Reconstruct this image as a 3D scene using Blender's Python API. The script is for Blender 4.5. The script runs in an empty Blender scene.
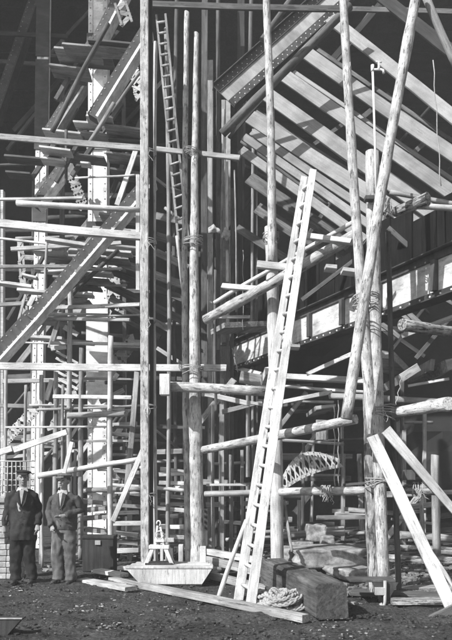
import bpy, bmesh, math, random
from mathutils import Vector, Matrix, Quaternion, noise
R = math.radians
scene = bpy.context.scene
# ------------------------------------------------------------------ camera
F, CX, HY, H = 700.0, 226.0, 480.0, 1.66       # photo-space focal length, centre column, horizon row, eye height
cam_d = bpy.data.cameras.new('camera'); cam = bpy.data.objects.new('camera', cam_d)
scene.collection.objects.link(cam); scene.camera = cam
cam.location = (0, 0, H); cam.rotation_euler = (R(90), 0, 0)
cam_d.sensor_fit = 'HORIZONTAL'; cam_d.sensor_width = 36; cam_d.lens = 36*F/452
cam_d.shift_y = (HY-320)/452                    # rising front of a plate camera keeps the verticals upright
cam_d.clip_end = 500; cam_d.clip_start = 0.1
# ------------------------------------------------------------------ light
SUN = Vector((-0.74, -0.67, 0.80)).normalized()
w = bpy.data.worlds.new('World'); scene.world = w; w.use_nodes = True
nt = w.node_tree; nt.nodes.clear()
sky = nt.nodes.new('ShaderNodeTexSky'); sky.sky_type = 'NISHITA'; sky.sun_disc = False
sky.sun_elevation = math.asin(SUN.z); sky.sun_rotation = math.atan2(SUN.x, SUN.y)
bw = nt.nodes.new('ShaderNodeRGBToBW'); bg = nt.nodes.new('ShaderNodeBackground'); wo = nt.nodes.new('ShaderNodeOutputWorld')
bg.inputs[1].default_value = 0.12
nt.links.new(sky.outputs[0], bw.inputs[0]); nt.links.new(bw.outputs[0], bg.inputs[0]); nt.links.new(bg.outputs[0], wo.inputs[0])
sd = bpy.data.lights.new('sun', 'SUN'); sd.energy = 5.0; sd.angle = R(0.5); sd.color = (1, 1, 1)
so = bpy.data.objects.new('sun', sd); scene.collection.objects.link(so)
so.rotation_euler = SUN.to_track_quat('Z', 'Y').to_euler(); so.location = (-10, -10, 20)
vs = scene.view_settings; vs.view_transform = 'Standard'; vs.look = 'None'; vs.gamma = 1; vs.exposure = 0.9; vs.use_curve_mapping = False
scene.cycles.max_bounces = 5; scene.cycles.diffuse_bounces = 3

# ------------------------------------------------------------------ materials (the photograph is monochrome)
def mat(name, lo, hi, scale=(14, 14, .9), rough=.85, bump=.25, blotch=.35, bscale=2.2, spec=.25, fine=90, metal=0, fleck=0.0, fscale=(20, 20, 3), fth=.56):
    m = bpy.data.materials.new(name); m.use_nodes = True
    n = m.node_tree; N = n.nodes; L = n.links; N.clear()
    out = N.new('ShaderNodeOutputMaterial'); b = N.new('ShaderNodeBsdfPrincipled'); L.new(b.outputs[0], out.inputs[0])
    b.inputs['Roughness'].default_value = rough; b.inputs['Specular IOR Level'].default_value = spec; b.inputs['Metallic'].default_value = metal
    tc = N.new('ShaderNodeTexCoord'); oi = N.new('ShaderNodeObjectInfo')
    off = N.new('ShaderNodeVectorMath'); off.operation = 'ADD'
    sc_ = N.new('ShaderNodeVectorMath'); sc_.operation = 'SCALE'; sc_.inputs[0].default_value = (17, 31, 9)
    L.new(oi.outputs['Random'], sc_.inputs['Scale']); L.new(tc.outputs['Object'], off.inputs[0]); L.new(sc_.outputs[0], off.inputs[1])
    mp = N.new('ShaderNodeMapping'); mp.inputs['Scale'].default_value = scale; L.new(off.outputs[0], mp.inputs[0])
    vary = N.new('ShaderNodeMapRange'); vary.inputs[3].default_value = .6; vary.inputs[4].default_value = 1.7; L.new(oi.outputs['Random'], vary.inputs[0])
    g = N.new('ShaderNodeTexNoise'); g.inputs['Scale'].default_value = 1.6; g.inputs['Detail'].default_value = 8; g.inputs['Roughness'].default_value = .65; L.new(mp.outputs[0], g.inputs[0])
    bl = N.new('ShaderNodeTexNoise'); bl.inputs['Scale'].default_value = bscale; bl.inputs['Detail'].default_value = 5; L.new(off.outputs[0], bl.inputs[0])
    fn = N.new('ShaderNodeTexNoise'); fn.inputs['Scale'].default_value = fine; fn.inputs['Detail'].default_value = 3; L.new(off.outputs[0], fn.inputs[0])
    def math_(op, a, c):
        x = N.new('ShaderNodeMath'); x.operation = op
        for i, v in enumerate((a, c)):
            if isinstance(v, (int, float)): x.inputs[i].default_value = v
            else: L.new(v, x.inputs[i])
        return x.outputs[0]
    mr = N.new('ShaderNodeMapRange'); mr.inputs[1].default_value = .32; mr.inputs[2].default_value = .68; mr.inputs[3].default_value = lo; mr.inputs[4].default_value = hi
    L.new(g.outputs[0], mr.inputs[0])
    m2 = N.new('ShaderNodeMapRange'); m2.inputs[1].default_value = .35; m2.inputs[2].default_value = .6; m2.inputs[3].default_value = 1-blotch; m2.inputs[4].default_value = 1.08
    L.new(bl.outputs[0], m2.inputs[0])
    v = math_('MULTIPLY', mr.outputs[0], m2.outputs[0])
    m3 = N.new('ShaderNodeMapRange'); m3.inputs[1].default_value = .3; m3.inputs[2].default_value = .7; m3.inputs[3].default_value = .82; m3.inputs[4].default_value = 1.12
    L.new(fn.outputs[0], m3.inputs[0]); v = math_('MULTIPLY', v, m3.outputs[0])
    if fleck:
        fm = N.new('ShaderNodeMapping'); fm.inputs['Scale'].default_value = fscale; L.new(off.outputs[0], fm.inputs[0])
        ft = N.new('ShaderNodeTexNoise'); L.new(vary.outputs[0], ft.inputs['Scale']); ft.inputs['Detail'].default_value = 10; ft.inputs['Roughness'].default_value = .7; L.new(fm.outputs[0], ft.inputs[0])
        fr = N.new('ShaderNodeMapRange'); fr.inputs[1].default_value = fth; fr.inputs[2].default_value = fth+.05; fr.inputs[3].default_value = 1; fr.inputs[4].default_value = 1-fleck; L.new(ft.outputs[0], fr.inputs[0])
        v = math_('MULTIPLY', v, fr.outputs[0])
    rv = math_('ADD', math_('MULTIPLY', oi.outputs['Random'], .26), .86); v = math_('MULTIPLY', v, rv)
    v = math_('MINIMUM', v, .88)
    cmb = N.new('ShaderNodeCombineColor')
    for i in range(3): L.new(v, cmb.inputs[i])
    L.new(cmb.outputs[0], b.inputs['Base Color'])
    hgt = math_('ADD', g.outputs[0], math_('MULTIPLY', fn.outputs[0], .3))
    bp = N.new('ShaderNodeBump'); bp.inputs['Strength'].default_value = bump; bp.inputs['Distance'].default_value = .02
    L.new(hgt, bp.inputs['Height']); L.new(bp.outputs[0], b.inputs['Normal'])
    return m
M = dict(
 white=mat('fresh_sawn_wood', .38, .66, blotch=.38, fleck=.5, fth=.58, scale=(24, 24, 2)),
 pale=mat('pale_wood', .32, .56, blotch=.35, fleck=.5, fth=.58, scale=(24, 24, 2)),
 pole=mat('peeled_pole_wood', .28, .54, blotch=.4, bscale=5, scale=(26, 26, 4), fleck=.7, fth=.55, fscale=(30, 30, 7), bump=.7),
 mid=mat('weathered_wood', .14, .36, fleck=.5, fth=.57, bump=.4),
 bark=mat('bark_wood', .12, .5, blotch=.5, bscale=5, bump=.8, scale=(26, 26, 2.4), fleck=.8, fth=.5),
 dim=mat('dim_wood', .05, .13, fleck=.5),  # dim tone; puts shade into the colour of timbers labelled shaded
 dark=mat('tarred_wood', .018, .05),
 block=mat('old_oak', .035, .12, fleck=.5, bump=.6, blotch=.45),
 soffit=mat('formwork_plank', .17, .25, blotch=.3, fleck=.3, fth=.62, bump=.1, scale=(20, 20, .8)),
 web=mat('weathered_web_steel', .34, .6, scale=(3, 3, 7), blotch=.4, bump=.1, bscale=2, rough=.6, fleck=.4, fth=.56, fscale=(2, 2, 9)),
 shade_black=mat('shade_black_wood', .006, .014, spec=.05),  # near-black puts shade into the boards above the girder
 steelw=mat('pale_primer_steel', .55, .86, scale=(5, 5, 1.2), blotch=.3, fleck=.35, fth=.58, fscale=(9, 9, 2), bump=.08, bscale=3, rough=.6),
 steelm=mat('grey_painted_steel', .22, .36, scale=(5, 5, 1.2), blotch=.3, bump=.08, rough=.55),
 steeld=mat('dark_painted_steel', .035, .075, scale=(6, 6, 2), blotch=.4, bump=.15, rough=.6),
 rivet=mat('rivet_steel', .55, .8, scale=(5, 5, 5), blotch=.1, bump=.05, rough=.5),
 backdrop=mat('backdrop_shade', .012, .032, scale=(.6, .6, .6), blotch=.6, bscale=.4, bump=.6, fine=8),  # its darkness stands in for the shaded void at the back
 stone=mat('pale_stone', .12, .34, scale=(6, 6, 6), blotch=.4, bscale=5, bump=.5),
 brick=mat('pale_brick', .28, .42, scale=(8, 8, 8), blotch=.3, bscale=7, bump=.4),
 cloth=mat('dark_suit_cloth', .022, .036, scale=(20, 20, 20), blotch=.3, bump=.3, spec=.1, rough=.95),
 cloth2=mat('grey_work_cloth', .05, .085, scale=(20, 20, 20), blotch=.3, bump=.3, spec=.1, rough=.95),
 cloth3=mat('worn_trouser_cloth', .08, .14, scale=(14, 14, 5), blotch=.4, bump=.3, spec=.1, rough=.95),
 linen=mat('white_linen', .26, .42, scale=(12, 12, 12), blotch=.15, bump=.2, rough=.95),
 skin=mat('skin', .17, .23, scale=(8, 8, 8), blotch=.15, bump=.05, rough=.6),
 hair=mat('dark_hair', .03, .06, scale=(40, 40, 40)),
 leather=mat('dark_leather', .025, .05, scale=(10, 10, 10), rough=.6),
 rope=mat('hemp_rope', .2, .38, scale=(60, 60, 60), blotch=.2, bump=.5),
 gravel=mat('gravel_stone', .07, .24, scale=(9, 9, 9), blotch=.4, bscale=9),
 chips=mat('wood_chips', .16, .42, scale=(9, 9, 9)),
)
# ground: dark trodden earth with paler dry patches
def ground_mat():
    m = bpy.data.materials.new('trodden_earth'); m.use_nodes = True
    n = m.node_tree; N = n.nodes; L = n.links; b = N['Principled BSDF']; b.inputs['Roughness'].default_value = .95; b.inputs['Specular IOR Level'].default_value = .1
    tc = N.new('ShaderNodeTexCoord')
    a = N.new('ShaderNodeTexNoise'); a.inputs['Scale'].default_value = 1.1; a.inputs['Detail'].default_value = 12; a.inputs['Roughness'].default_value = .7
    c = N.new('ShaderNodeTexNoise'); c.inputs['Scale'].default_value = 26; c.inputs['Detail'].default_value = 8; c.inputs['Roughness'].default_value = .75
    L.new(tc.outputs['Object'], a.inputs[0]); L.new(tc.outputs['Object'], c.inputs[0])
    r1 = N.new('ShaderNodeMapRange'); r1.inputs[1].default_value = .35; r1.inputs[2].default_value = .7; r1.inputs[3].default_value = .03; r1.inputs[4].default_value = .085
    r2 = N.new('ShaderNodeMapRange'); r2.inputs[1].default_value = .4; r2.inputs[2].default_value = .72; r2.inputs[3].default_value = .45; r2.inputs[4].default_value = 2.4
    L.new(a.outputs[0], r1.inputs[0]); L.new(c.outputs[0], r2.inputs[0])
    mm = N.new('ShaderNodeMath'); mm.operation = 'MULTIPLY'; L.new(r1.outputs[0], mm.inputs[0]); L.new(r2.outputs[0], mm.inputs[1])
    cc = N.new('ShaderNodeCombineColor')
    for i in range(3): L.new(mm.outputs[0], cc.inputs[i])
    L.new(cc.outputs[0], b.inputs['Base Color'])
    bp = N.new('ShaderNodeBump'); bp.inputs['Strength'].default_value = .9; bp.inputs['Distance'].default_value = .05
    L.new(c.outputs[0], bp.inputs['Height']); L.new(bp.outputs[0], b.inputs['Normal'])
    return m
M['ground'] = ground_mat()

# ------------------------------------------------------------------ helpers
def P(x, y, Y): return Vector(((x-CX)/F*Y, Y, H+(HY-y)/F*Y))
def px(n, Y): return n*Y/F                                   # metres covered by n photo pixels at depth Y
def gx(x, Y, z=0): return Vector(((x-CX)/F*Y, Y, z))
def Yg(y, z=0): return (H-z)*F/(y-HY)                        # depth of a ground point seen at row y
def link(o, parent=None):
    scene.collection.objects.link(o)
    if parent is not None: o.parent = parent
    return o
def tag(o, label=None, cat=None, group=None, kind=None):
    if label: o['label'] = label
    if cat: o['category'] = cat
    if group: o['group'] = group
    if kind: o['kind'] = kind
    return o
def mesh_obj(name, verts, faces, m, parent=None, smooth=None):
    me = bpy.data.meshes.new(name); me.from_pydata([tuple(v) for v in verts], [], faces); me.materials.append(m)
    if smooth is True: me.polygons.foreach_set('use_smooth', [True]*len(me.polygons))
    elif smooth: me.polygons.foreach_set('use_smooth', smooth)
    me.update()
    return link(bpy.data.objects.new(name, me), parent)
def empty(name, loc, rot=None, label=None, cat=None, group=None):
    e = bpy.data.objects.new(name, None); e.empty_display_size = .2; e.location = loc
    if rot is not None: e.rotation_mode = 'QUATERNION'; e.rotation_quaternion = rot
    link(e); return tag(e, label, cat, group)
class MB:
    def __init__(s): s.v = []; s.f = []; s.s = []
    def add(s, v, f, sm=False):
        n = len(s.v); s.v += [Vector(a) for a in v]; s.f += [tuple(i+n for i in q) for q in f]
        s.s += ([sm]*len(f) if isinstance(sm, bool) else sm); return s
    def box(s, x0, x1, y0, y1, z0, z1, mt=None, c=.004):
        # chamfered box
        bmx = bmesh.new(); bmesh.ops.create_cube(bmx, size=1)
        for v in bmx.verts: v.co = Vector(((x0+x1)/2+v.co.x*(x1-x0), (y0+y1)/2+v.co.y*(y1-y0), (z0+z1)/2+v.co.z*(z1-z0)))
        cc = min(c, .3*min(x1-x0, y1-y0, z1-z0))
        if cc > .0008: bmesh.ops.bevel(bmx, geom=bmx.edges[:], offset=cc, segments=1, affect='EDGES')
        bmx.verts.index_update()
        vs_ = [(mt @ v.co) if mt else v.co.copy() for v in bmx.verts]; fs = [tuple(v.index for v in f.verts) for f in bmx.faces]
        bmx.free(); return s.add(vs_, fs)
    def tube(s, pts, rad, n=10, caps=True, wob=0, seed=0):
        rr = rad if isinstance(rad, (list, tuple)) else [rad]*len(pts)
        pts = [Vector(p) for p in pts]; V = []; Fc = []; S = []
        t0 = (pts[1]-pts[0]).normalized(); x = t0.orthogonal().normalized()
        for i, p in enumerate(pts):
            t = (pts[min(i+1, len(pts)-1)]-pts[max(i-1, 0)]).normalized()
            x = (x-t*x.dot(t)).normalized(); y = t.cross(x)
            for k in range(n):
                a = 2*math.pi*k/n; r = rr[i]
                if wob: r *= 1+wob*noise.noise(Vector((math.cos(a)*1.3+seed, math.sin(a)*1.3, i*.7+seed*3)))
                V.append(p+(x*math.cos(a)+y*math.sin(a))*r)
        for i in range(len(pts)-1):
            for k in range(n): Fc.append((i*n+k, i*n+(k+1) % n, (i+1)*n+(k+1) % n, (i+1)*n+k)); S.append(True)
        if caps:
            Fc.append(tuple(range(n-1, -1, -1))); S.append(False)
            Fc.append(tuple((len(pts)-1)*n+k for k in range(n))); S.append(False)
        return s.add(V, Fc, S)
    def dome(s, c, r, nrm):
        nrm = Vector(nrm).normalized(); x = nrm.orthogonal().normalized(); y = nrm.cross(x); V = []; c = Vector(c)
        for q, h in ((1, 0), (.75, .55)):
            for k in range(6):
                a = k*math.pi/3; V.append(c+(x*math.cos(a)+y*math.sin(a))*r*q+nrm*r*h)
        V.append(c+nrm*r*.8); f = [(k, (k+1) % 6, 6+(k+1) % 6, 6+k) for k in range(6)]+[(6+k, 6+(k+1) % 6, 12) for k in range(6)]
        return s.add(V, f, True)
    def build(s, name, m, parent=None): return mesh_obj(name, s.v, s.f, m, parent, s.s)

seed_ = [0]
def nseed(): seed_[0] += 1; return seed_[0]
def place(o, a, b, roll_up=Vector((0, 0, 1))):
    """object's local Z runs from a to b, local Y lies in the plane of roll_up"""
    z = (b-a).normalized(); u = roll_up
    if abs(z.dot(u)) > .98: u = Vector((0, 1, 0))
    x = u.cross(z).normalized(); y = z.cross(x)
    m = Matrix((x, y, z)).transposed(); o.rotation_mode = 'QUATERNION'; o.rotation_quaternion = m.to_quaternion(); o.location = a
def log(a, b, d1, d2, m, name='pole', rough=1.0, cutend=True):
    sd_ = nseed(); rnd = random.Random(sd_); Ln = (b-a).length; n = max(6, int(Ln/.22)); r1, r2 = d1/2, d2/2
    bend = Ln*.006*rough; ph = rnd.uniform(0, 6.28); pts = []; rr = []
    knots = [rnd.uniform(0, 1) for _ in range(int(Ln/.9))]
    for i in range(n+1):
        t = i/n; env = math.sin(math.pi*t)
        pts.append(Vector((math.cos(ph)*env*bend+.004*rough*noise.noise((t*Ln*1.2, sd_, 0))*2, math.sin(ph)*env*bend+.004*rough*noise.noise((sd_, t*Ln*1.2, 5))*2, t*Ln)))
        r = r1+(r2-r1)*t
        for k in knots: r *= 1+(.12 if r1 > .05 else .05)*rough*math.exp(-((t-k)*Ln/.07)**2)
        rr.append(r*(1+.05*rough*noise.noise((t*Ln*2.3, 7, sd_))))
    mb = MB(); mb.tube(pts, rr, 14, wob=.09*rough, seed=sd_*.37)
    # slightly slanted saw cuts
    sl = rnd.uniform(-.35, .35)
    for k in range(14): mb.v[k].z += sl*mb.v[k].x; mb.v[-1-k].z += sl*mb.v[-1-k].x*-1
    o = mb.build(name, m); place(o, a, b); return o
def board(a, b, w_, t_, m, name='board', flat=True, warp=1.0, taper=0, ch=.006, edge_wear=0.0):
    """sawn timber from a to b; width w_ (horizontal when flat, else upright in the view), thickness t_"""
    sd_ = nseed(); rnd = random.Random(sd_); Ln = (b-a).length; n = max(4, int(Ln/(.12 if edge_wear else .4))); c = min(ch, .2*min(w_, t_))
    sec = [(-w_/2+c, -t_/2), (w_/2-c, -t_/2), (w_/2, -t_/2+c), (w_/2, t_/2-c), (w_/2-c, t_/2), (-w_/2+c, t_/2), (-w_/2, t_/2-c), (-w_/2, -t_/2+c)]
    V = []; Fc = []; ph = rnd.uniform(-1, 1); tw = rnd.uniform(-.02, .02)*warp
    for i in range(n+1):
        t = i/n; bx = math.sin(math.pi*t)*Ln*.003*ph*warp; by = math.sin(math.pi*t)*Ln*.003*warp*rnd.uniform(.4, 1)
        k = 1-taper*t; an = tw*t
        for (x, y) in sec:
            x2 = x*k*math.cos(an)-y*math.sin(an); y2 = x*k*math.sin(an)+y*math.cos(an)
            V.append(Vector((x2+bx+.003*noise.noise((x*20, t*Ln*2, sd_))+edge_wear*noise.noise((x*9, t*Ln*5, y*9+sd_)), y2+by+edge_wear*noise.noise((x*9+7, t*Ln*5, y*9+sd_)), t*Ln+(rnd.uniform(-.006, .006) if i in (0, n) else 0))))
    for i in range(n):
        for k in range(8): Fc.append((i*8+k, i*8+(k+1) % 8, (i+1)*8+(k+1) % 8, (i+1)*8+k))
    Fc.append(tuple(range(7, -1, -1))); Fc.append(tuple(n*8+k for k in range(8)))
    o = mesh_obj(name, V, Fc, m)
    if flat: place(o, a, b)                         # local X horizontal (width), local Y upright (thickness)
    else:                                           # broad face towards the viewer: thickness runs along world Y
        z = (b-a).normalized(); y = Vector((0, 1, 0)); y = (y-z*y.dot(z)).normalized(); x = y.cross(z)
        o.rotation_mode = 'QUATERNION'; o.rotation_quaternion = Matrix((x, y, z)).transposed().to_quaternion(); o.location = a
    return o
def frame(a, b, up):
    x = (b-a).normalized(); z = (up-x*up.dot(x)).normalized(); y = z.cross(x)
    return Matrix((x, y, z)).transposed().to_quaternion(), (b-a).length

# row kinds: log / edge (broad face to viewer) / flat (near edge given, board lies flat going back)
def row(kind, x1, y1, Y1, x2, y2, Y2, w1, w2, m, name, cat, label, group=None, ext=None):
    a, b = P(x1, y1, Y1), P(x2, y2, Y2)
    if kind == 'log': o = log(a, b, px(w1, Y1), px(w2, Y2), M[m], name)
    elif kind == 'edge': o = board(a, b, px(w1, (Y1+Y2)/2), ext or .05, M[m], name, flat=False, taper=1-px(w2, Y2)/px(w1, Y1) if w2 != w1 else 0)
    elif kind == 'sq': o = board(a, b, px(w1, (Y1+Y2)/2), px(w1, (Y1+Y2)/2)*.9, M[m], name, flat=False)
    else:
        wd = ext or .25; d = (b-a); hz = Vector((-d.y, d.x, 0)).normalized()
        if hz.y < 0: hz = -hz
        o = board(a+hz*wd/2, b+hz*wd/2, wd, px(w1, (Y1+Y2)/2), M[m], name, flat=True)
    return tag(o, label, cat, group)
def rows(tbl, group=None):
    for r in tbl:
        r = list(r); e = None
        if isinstance(r[-1], float): e = r.pop()
        row(*r, group=group, ext=e)
#@@SETTING
# ------------------------------------------------------------------ setting
def ground():
    bmx = bmesh.new(); xs = [-80, -40, -20, -12]+[-8+i*.07 for i in range(230)]+[12, 20, 40, 80]
    ys = [-60, -20, 0, 3]+[5+i*.06 for i in range(220)]+[20, 26, 34, 60, 120]
    g = []
    for y in ys:
        rowv = []
        for x in xs:
            z = 0
            if -8 < x < 8.2 and 5 <= y <= 18.2:
                z = .04*noise.noise((x*1.3, y*1.3, 0))+.035*noise.noise((x*4, y*4, 2))+.022*noise.noise((x*11, y*11, 2))-.035*math.exp(-((y-8.2-.12*x)/.16)**2)-.03*math.exp(-((y-9.0-.1*x)/.14)**2)*(x < .2)
                if x > 1.6 and y > 9.8: z += .14*min(1, (y-9.8)/2.5)*min(1, (x-1.6))*(1+.6*noise.noise((x*2, y*2, 8)))
            rowv.append(bmx.verts.new((x, y, z)))
        g.append(rowv)
    for j in range(len(ys)-1):
        for i in range(len(xs)-1): bmx.faces.new((g[j][i], g[j][i+1], g[j+1][i+1], g[j+1][i]))
    me = bpy.data.meshes.new('ground'); bmx.to_mesh(me); bmx.free(); me.materials.append(M['ground'])
    me.polygons.foreach_set('use_smooth', [True]*len(me.polygons))
    tag(link(bpy.data.objects.new('ground', me)), kind='structure')
ground()
def dark_backdrop():
    # added for the shaded void: dark rock slope closing the view behind the works
    bmx = bmesh.new(); g = []
    for j in range(40):
        rv = []
        for i in range(70):
            x = -38+i*1.1; z = -1+j*.75
            y = 27+z*.12+2.2*noise.noise((x*.12, z*.12, 1))+1.1*noise.noise((x*.4, z*.5, 3))+.4*noise.noise((x*1.2, z*1.4, 5))
            rv.append(bmx.verts.new((x, y, z)))
        g.append(rv)
    for j in range(39):
        for i in range(69): bmx.faces.new((g[j][i], g[j][i+1], g[j+1][i+1], g[j+1][i]))
    me = bpy.data.meshes.new('dark_backdrop'); bmx.to_mesh(me); bmx.free(); me.materials.append(M['backdrop'])
    tag(link(bpy.data.objects.new('dark_backdrop', me)), kind='structure')
dark_backdrop()
# unseen deck added far overhead: shades everything behind the lit front of the works
t = empty('shade_deck', (0, 24, 15.5), None, 'unseen broad dark timber deck added high over the works to shade the back', 'shade deck')
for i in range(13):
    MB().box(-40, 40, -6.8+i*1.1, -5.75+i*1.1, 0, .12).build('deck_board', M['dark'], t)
MB().box(-30, -5.2, -11.8, -6.85, 0, .12).build('shade_wing', M['dark'], t)  # unseen wing added to shade the upper left
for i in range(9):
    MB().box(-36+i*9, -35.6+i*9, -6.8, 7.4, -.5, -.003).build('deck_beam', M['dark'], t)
hz = MB().box(-44, 44, -62, 40, -1, 30, c=0).build('haze', M['ground']); hm = bpy.data.materials.new('haze_veil'); hm.use_nodes = True  # thin haze volume added to lift the blacks
hm.node_tree.nodes.clear(); hv = hm.node_tree.nodes.new('ShaderNodeVolumePrincipled'); ho = hm.node_tree.nodes.new('ShaderNodeOutputMaterial')
hv.inputs['Color'].default_value = (.9, .9, .9, 1); hv.inputs['Density'].default_value = .0024; hm.node_tree.links.new(hv.outputs[0], ho.inputs['Volume'])
hz.data.materials.clear(); hz.data.materials.append(hm); tag(hz, 'thin haze added through the works to lift the blacks', 'haze', kind='stuff')
#@@STEEL
exec_parts = None
# ------------------------------------------------------------------ steelwork
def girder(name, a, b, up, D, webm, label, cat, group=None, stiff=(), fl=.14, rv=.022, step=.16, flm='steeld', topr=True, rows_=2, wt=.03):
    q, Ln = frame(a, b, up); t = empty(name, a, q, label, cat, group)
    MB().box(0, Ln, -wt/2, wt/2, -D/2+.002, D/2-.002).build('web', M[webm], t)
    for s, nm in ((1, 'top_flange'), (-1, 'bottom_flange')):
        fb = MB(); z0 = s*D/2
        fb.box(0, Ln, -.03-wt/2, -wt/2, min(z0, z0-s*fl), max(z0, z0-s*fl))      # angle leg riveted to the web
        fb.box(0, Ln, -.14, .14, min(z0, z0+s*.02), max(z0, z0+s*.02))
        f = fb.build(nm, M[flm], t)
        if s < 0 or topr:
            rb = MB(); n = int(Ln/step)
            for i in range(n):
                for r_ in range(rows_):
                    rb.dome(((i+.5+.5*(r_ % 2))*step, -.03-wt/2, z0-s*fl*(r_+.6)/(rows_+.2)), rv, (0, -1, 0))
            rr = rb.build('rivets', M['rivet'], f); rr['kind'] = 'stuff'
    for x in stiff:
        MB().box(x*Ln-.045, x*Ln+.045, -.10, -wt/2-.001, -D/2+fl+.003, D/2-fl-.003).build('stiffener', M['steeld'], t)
    return t
# long horizontal plate girder running towards the viewer on the right
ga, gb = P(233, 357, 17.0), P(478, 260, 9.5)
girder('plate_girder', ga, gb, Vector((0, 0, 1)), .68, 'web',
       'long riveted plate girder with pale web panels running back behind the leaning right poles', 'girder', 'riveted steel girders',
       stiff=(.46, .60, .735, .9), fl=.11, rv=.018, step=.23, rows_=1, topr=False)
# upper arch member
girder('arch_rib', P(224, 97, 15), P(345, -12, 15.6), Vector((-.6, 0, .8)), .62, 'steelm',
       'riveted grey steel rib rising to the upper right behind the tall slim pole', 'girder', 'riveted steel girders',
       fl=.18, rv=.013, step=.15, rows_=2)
def column(x1, y1, x2, y2, Y, wpx, m, label, rv=True, group='pale steel columns', panels=()):
    a, b = P(x1, y1, Y), P(x2, y2, Y); a.z = 0; q, Ln = frame(a, b, Vector((-1, 0, 0))); D = px(wpx, Y)
    t = empty('steel_column', a, q, label, 'column', group)
    MB().box(0, Ln, 0, D*.8, -D/2, D/2).build('shaft', M[m], t)
    for s, nm in ((1, 'left_angle'), (-1, 'right_angle')):
        z0 = s*D/2; f = MB().box(0, Ln, -.018, -.001, min(z0-s*.10, z0), max(z0-s*.10, z0)).build('corner_angle', M[m], t)
        if rv:
            rb = MB()
            for i in range(int(Ln/.17)): rb.dome((i*.17+.1, -.018, z0-s*.05), .017, (0, -1, 0))
            r_ = rb.build('rivets', M['rivet' if m != 'steelw' else 'steelm'], f); r_['kind'] = 'stuff'
    for (pa, pb, pm) in panels:      # panels in other tones
        xa, xb = H+(HY-pa)/F*Y, H+(HY-pb)/F*Y
        MB().box(min(xa, xb), max(xa, xb), -.045, -.0185, -D/2-.03, D/2+.03, c=.004).build('tone_panel', M[pm], t)
    return t
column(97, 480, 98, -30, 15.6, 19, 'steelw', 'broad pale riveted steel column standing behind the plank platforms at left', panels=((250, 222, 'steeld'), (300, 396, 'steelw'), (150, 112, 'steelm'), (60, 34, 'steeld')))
column(35, 480, 44, -30, 17, 11, 'steelw', 'narrower pale steel column further left behind the men', panels=((150, 60, 'steeld'), (-5, 57, 'steeld'), (205, 222, 'steeld')))  # dark upper panels: gusset and dark steel, also gloom put into colour
column(0, 480, 0, 190, 16, 7, 'pale', 'slim pale column at the very left border', rv=False)
column(226, 260, 226, 100, 19, 9, 'steelm', 'grey steel column in deep shade left of the raking planks', rv=False)
column(209, 260, 209, 60, 19.5, 8, 'steelm', 'narrow grey column just right of the double poles', rv=False)
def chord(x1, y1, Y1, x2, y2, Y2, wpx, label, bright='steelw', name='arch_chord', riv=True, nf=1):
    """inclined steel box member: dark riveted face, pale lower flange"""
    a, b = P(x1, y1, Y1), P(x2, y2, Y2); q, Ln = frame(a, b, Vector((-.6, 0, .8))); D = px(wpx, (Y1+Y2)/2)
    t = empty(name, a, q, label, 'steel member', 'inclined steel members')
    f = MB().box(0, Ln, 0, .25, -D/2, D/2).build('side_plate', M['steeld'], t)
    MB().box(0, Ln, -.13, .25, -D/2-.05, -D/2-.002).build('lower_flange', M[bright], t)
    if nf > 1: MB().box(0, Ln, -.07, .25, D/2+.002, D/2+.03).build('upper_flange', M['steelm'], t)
    if riv:
        rb = MB()
        for i in range(int(Ln/.13)):
            for z in (-.3, .3): rb.dome((i*.13+.05, 0, z*D), .016, (0, -1, 0))
        r_ = rb.build('rivets', M['steelm'], f); r_['kind'] = 'stuff'
    return t
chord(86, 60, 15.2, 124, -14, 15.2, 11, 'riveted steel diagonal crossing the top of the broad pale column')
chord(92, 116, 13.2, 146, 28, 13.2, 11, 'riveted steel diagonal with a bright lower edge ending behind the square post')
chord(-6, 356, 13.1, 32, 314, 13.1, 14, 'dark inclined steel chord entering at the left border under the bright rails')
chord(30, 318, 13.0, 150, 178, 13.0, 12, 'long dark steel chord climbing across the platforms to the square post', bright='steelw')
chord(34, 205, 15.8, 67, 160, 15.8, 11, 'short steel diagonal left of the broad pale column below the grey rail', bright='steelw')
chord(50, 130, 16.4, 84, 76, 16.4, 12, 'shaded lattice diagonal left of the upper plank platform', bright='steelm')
chord(-8, 120, 18, 40, -20, 18, 10, 'dim steel diagonal far back in the upper left corner', bright='steeld')  # darker flange puts the corner's gloom into its colour
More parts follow.
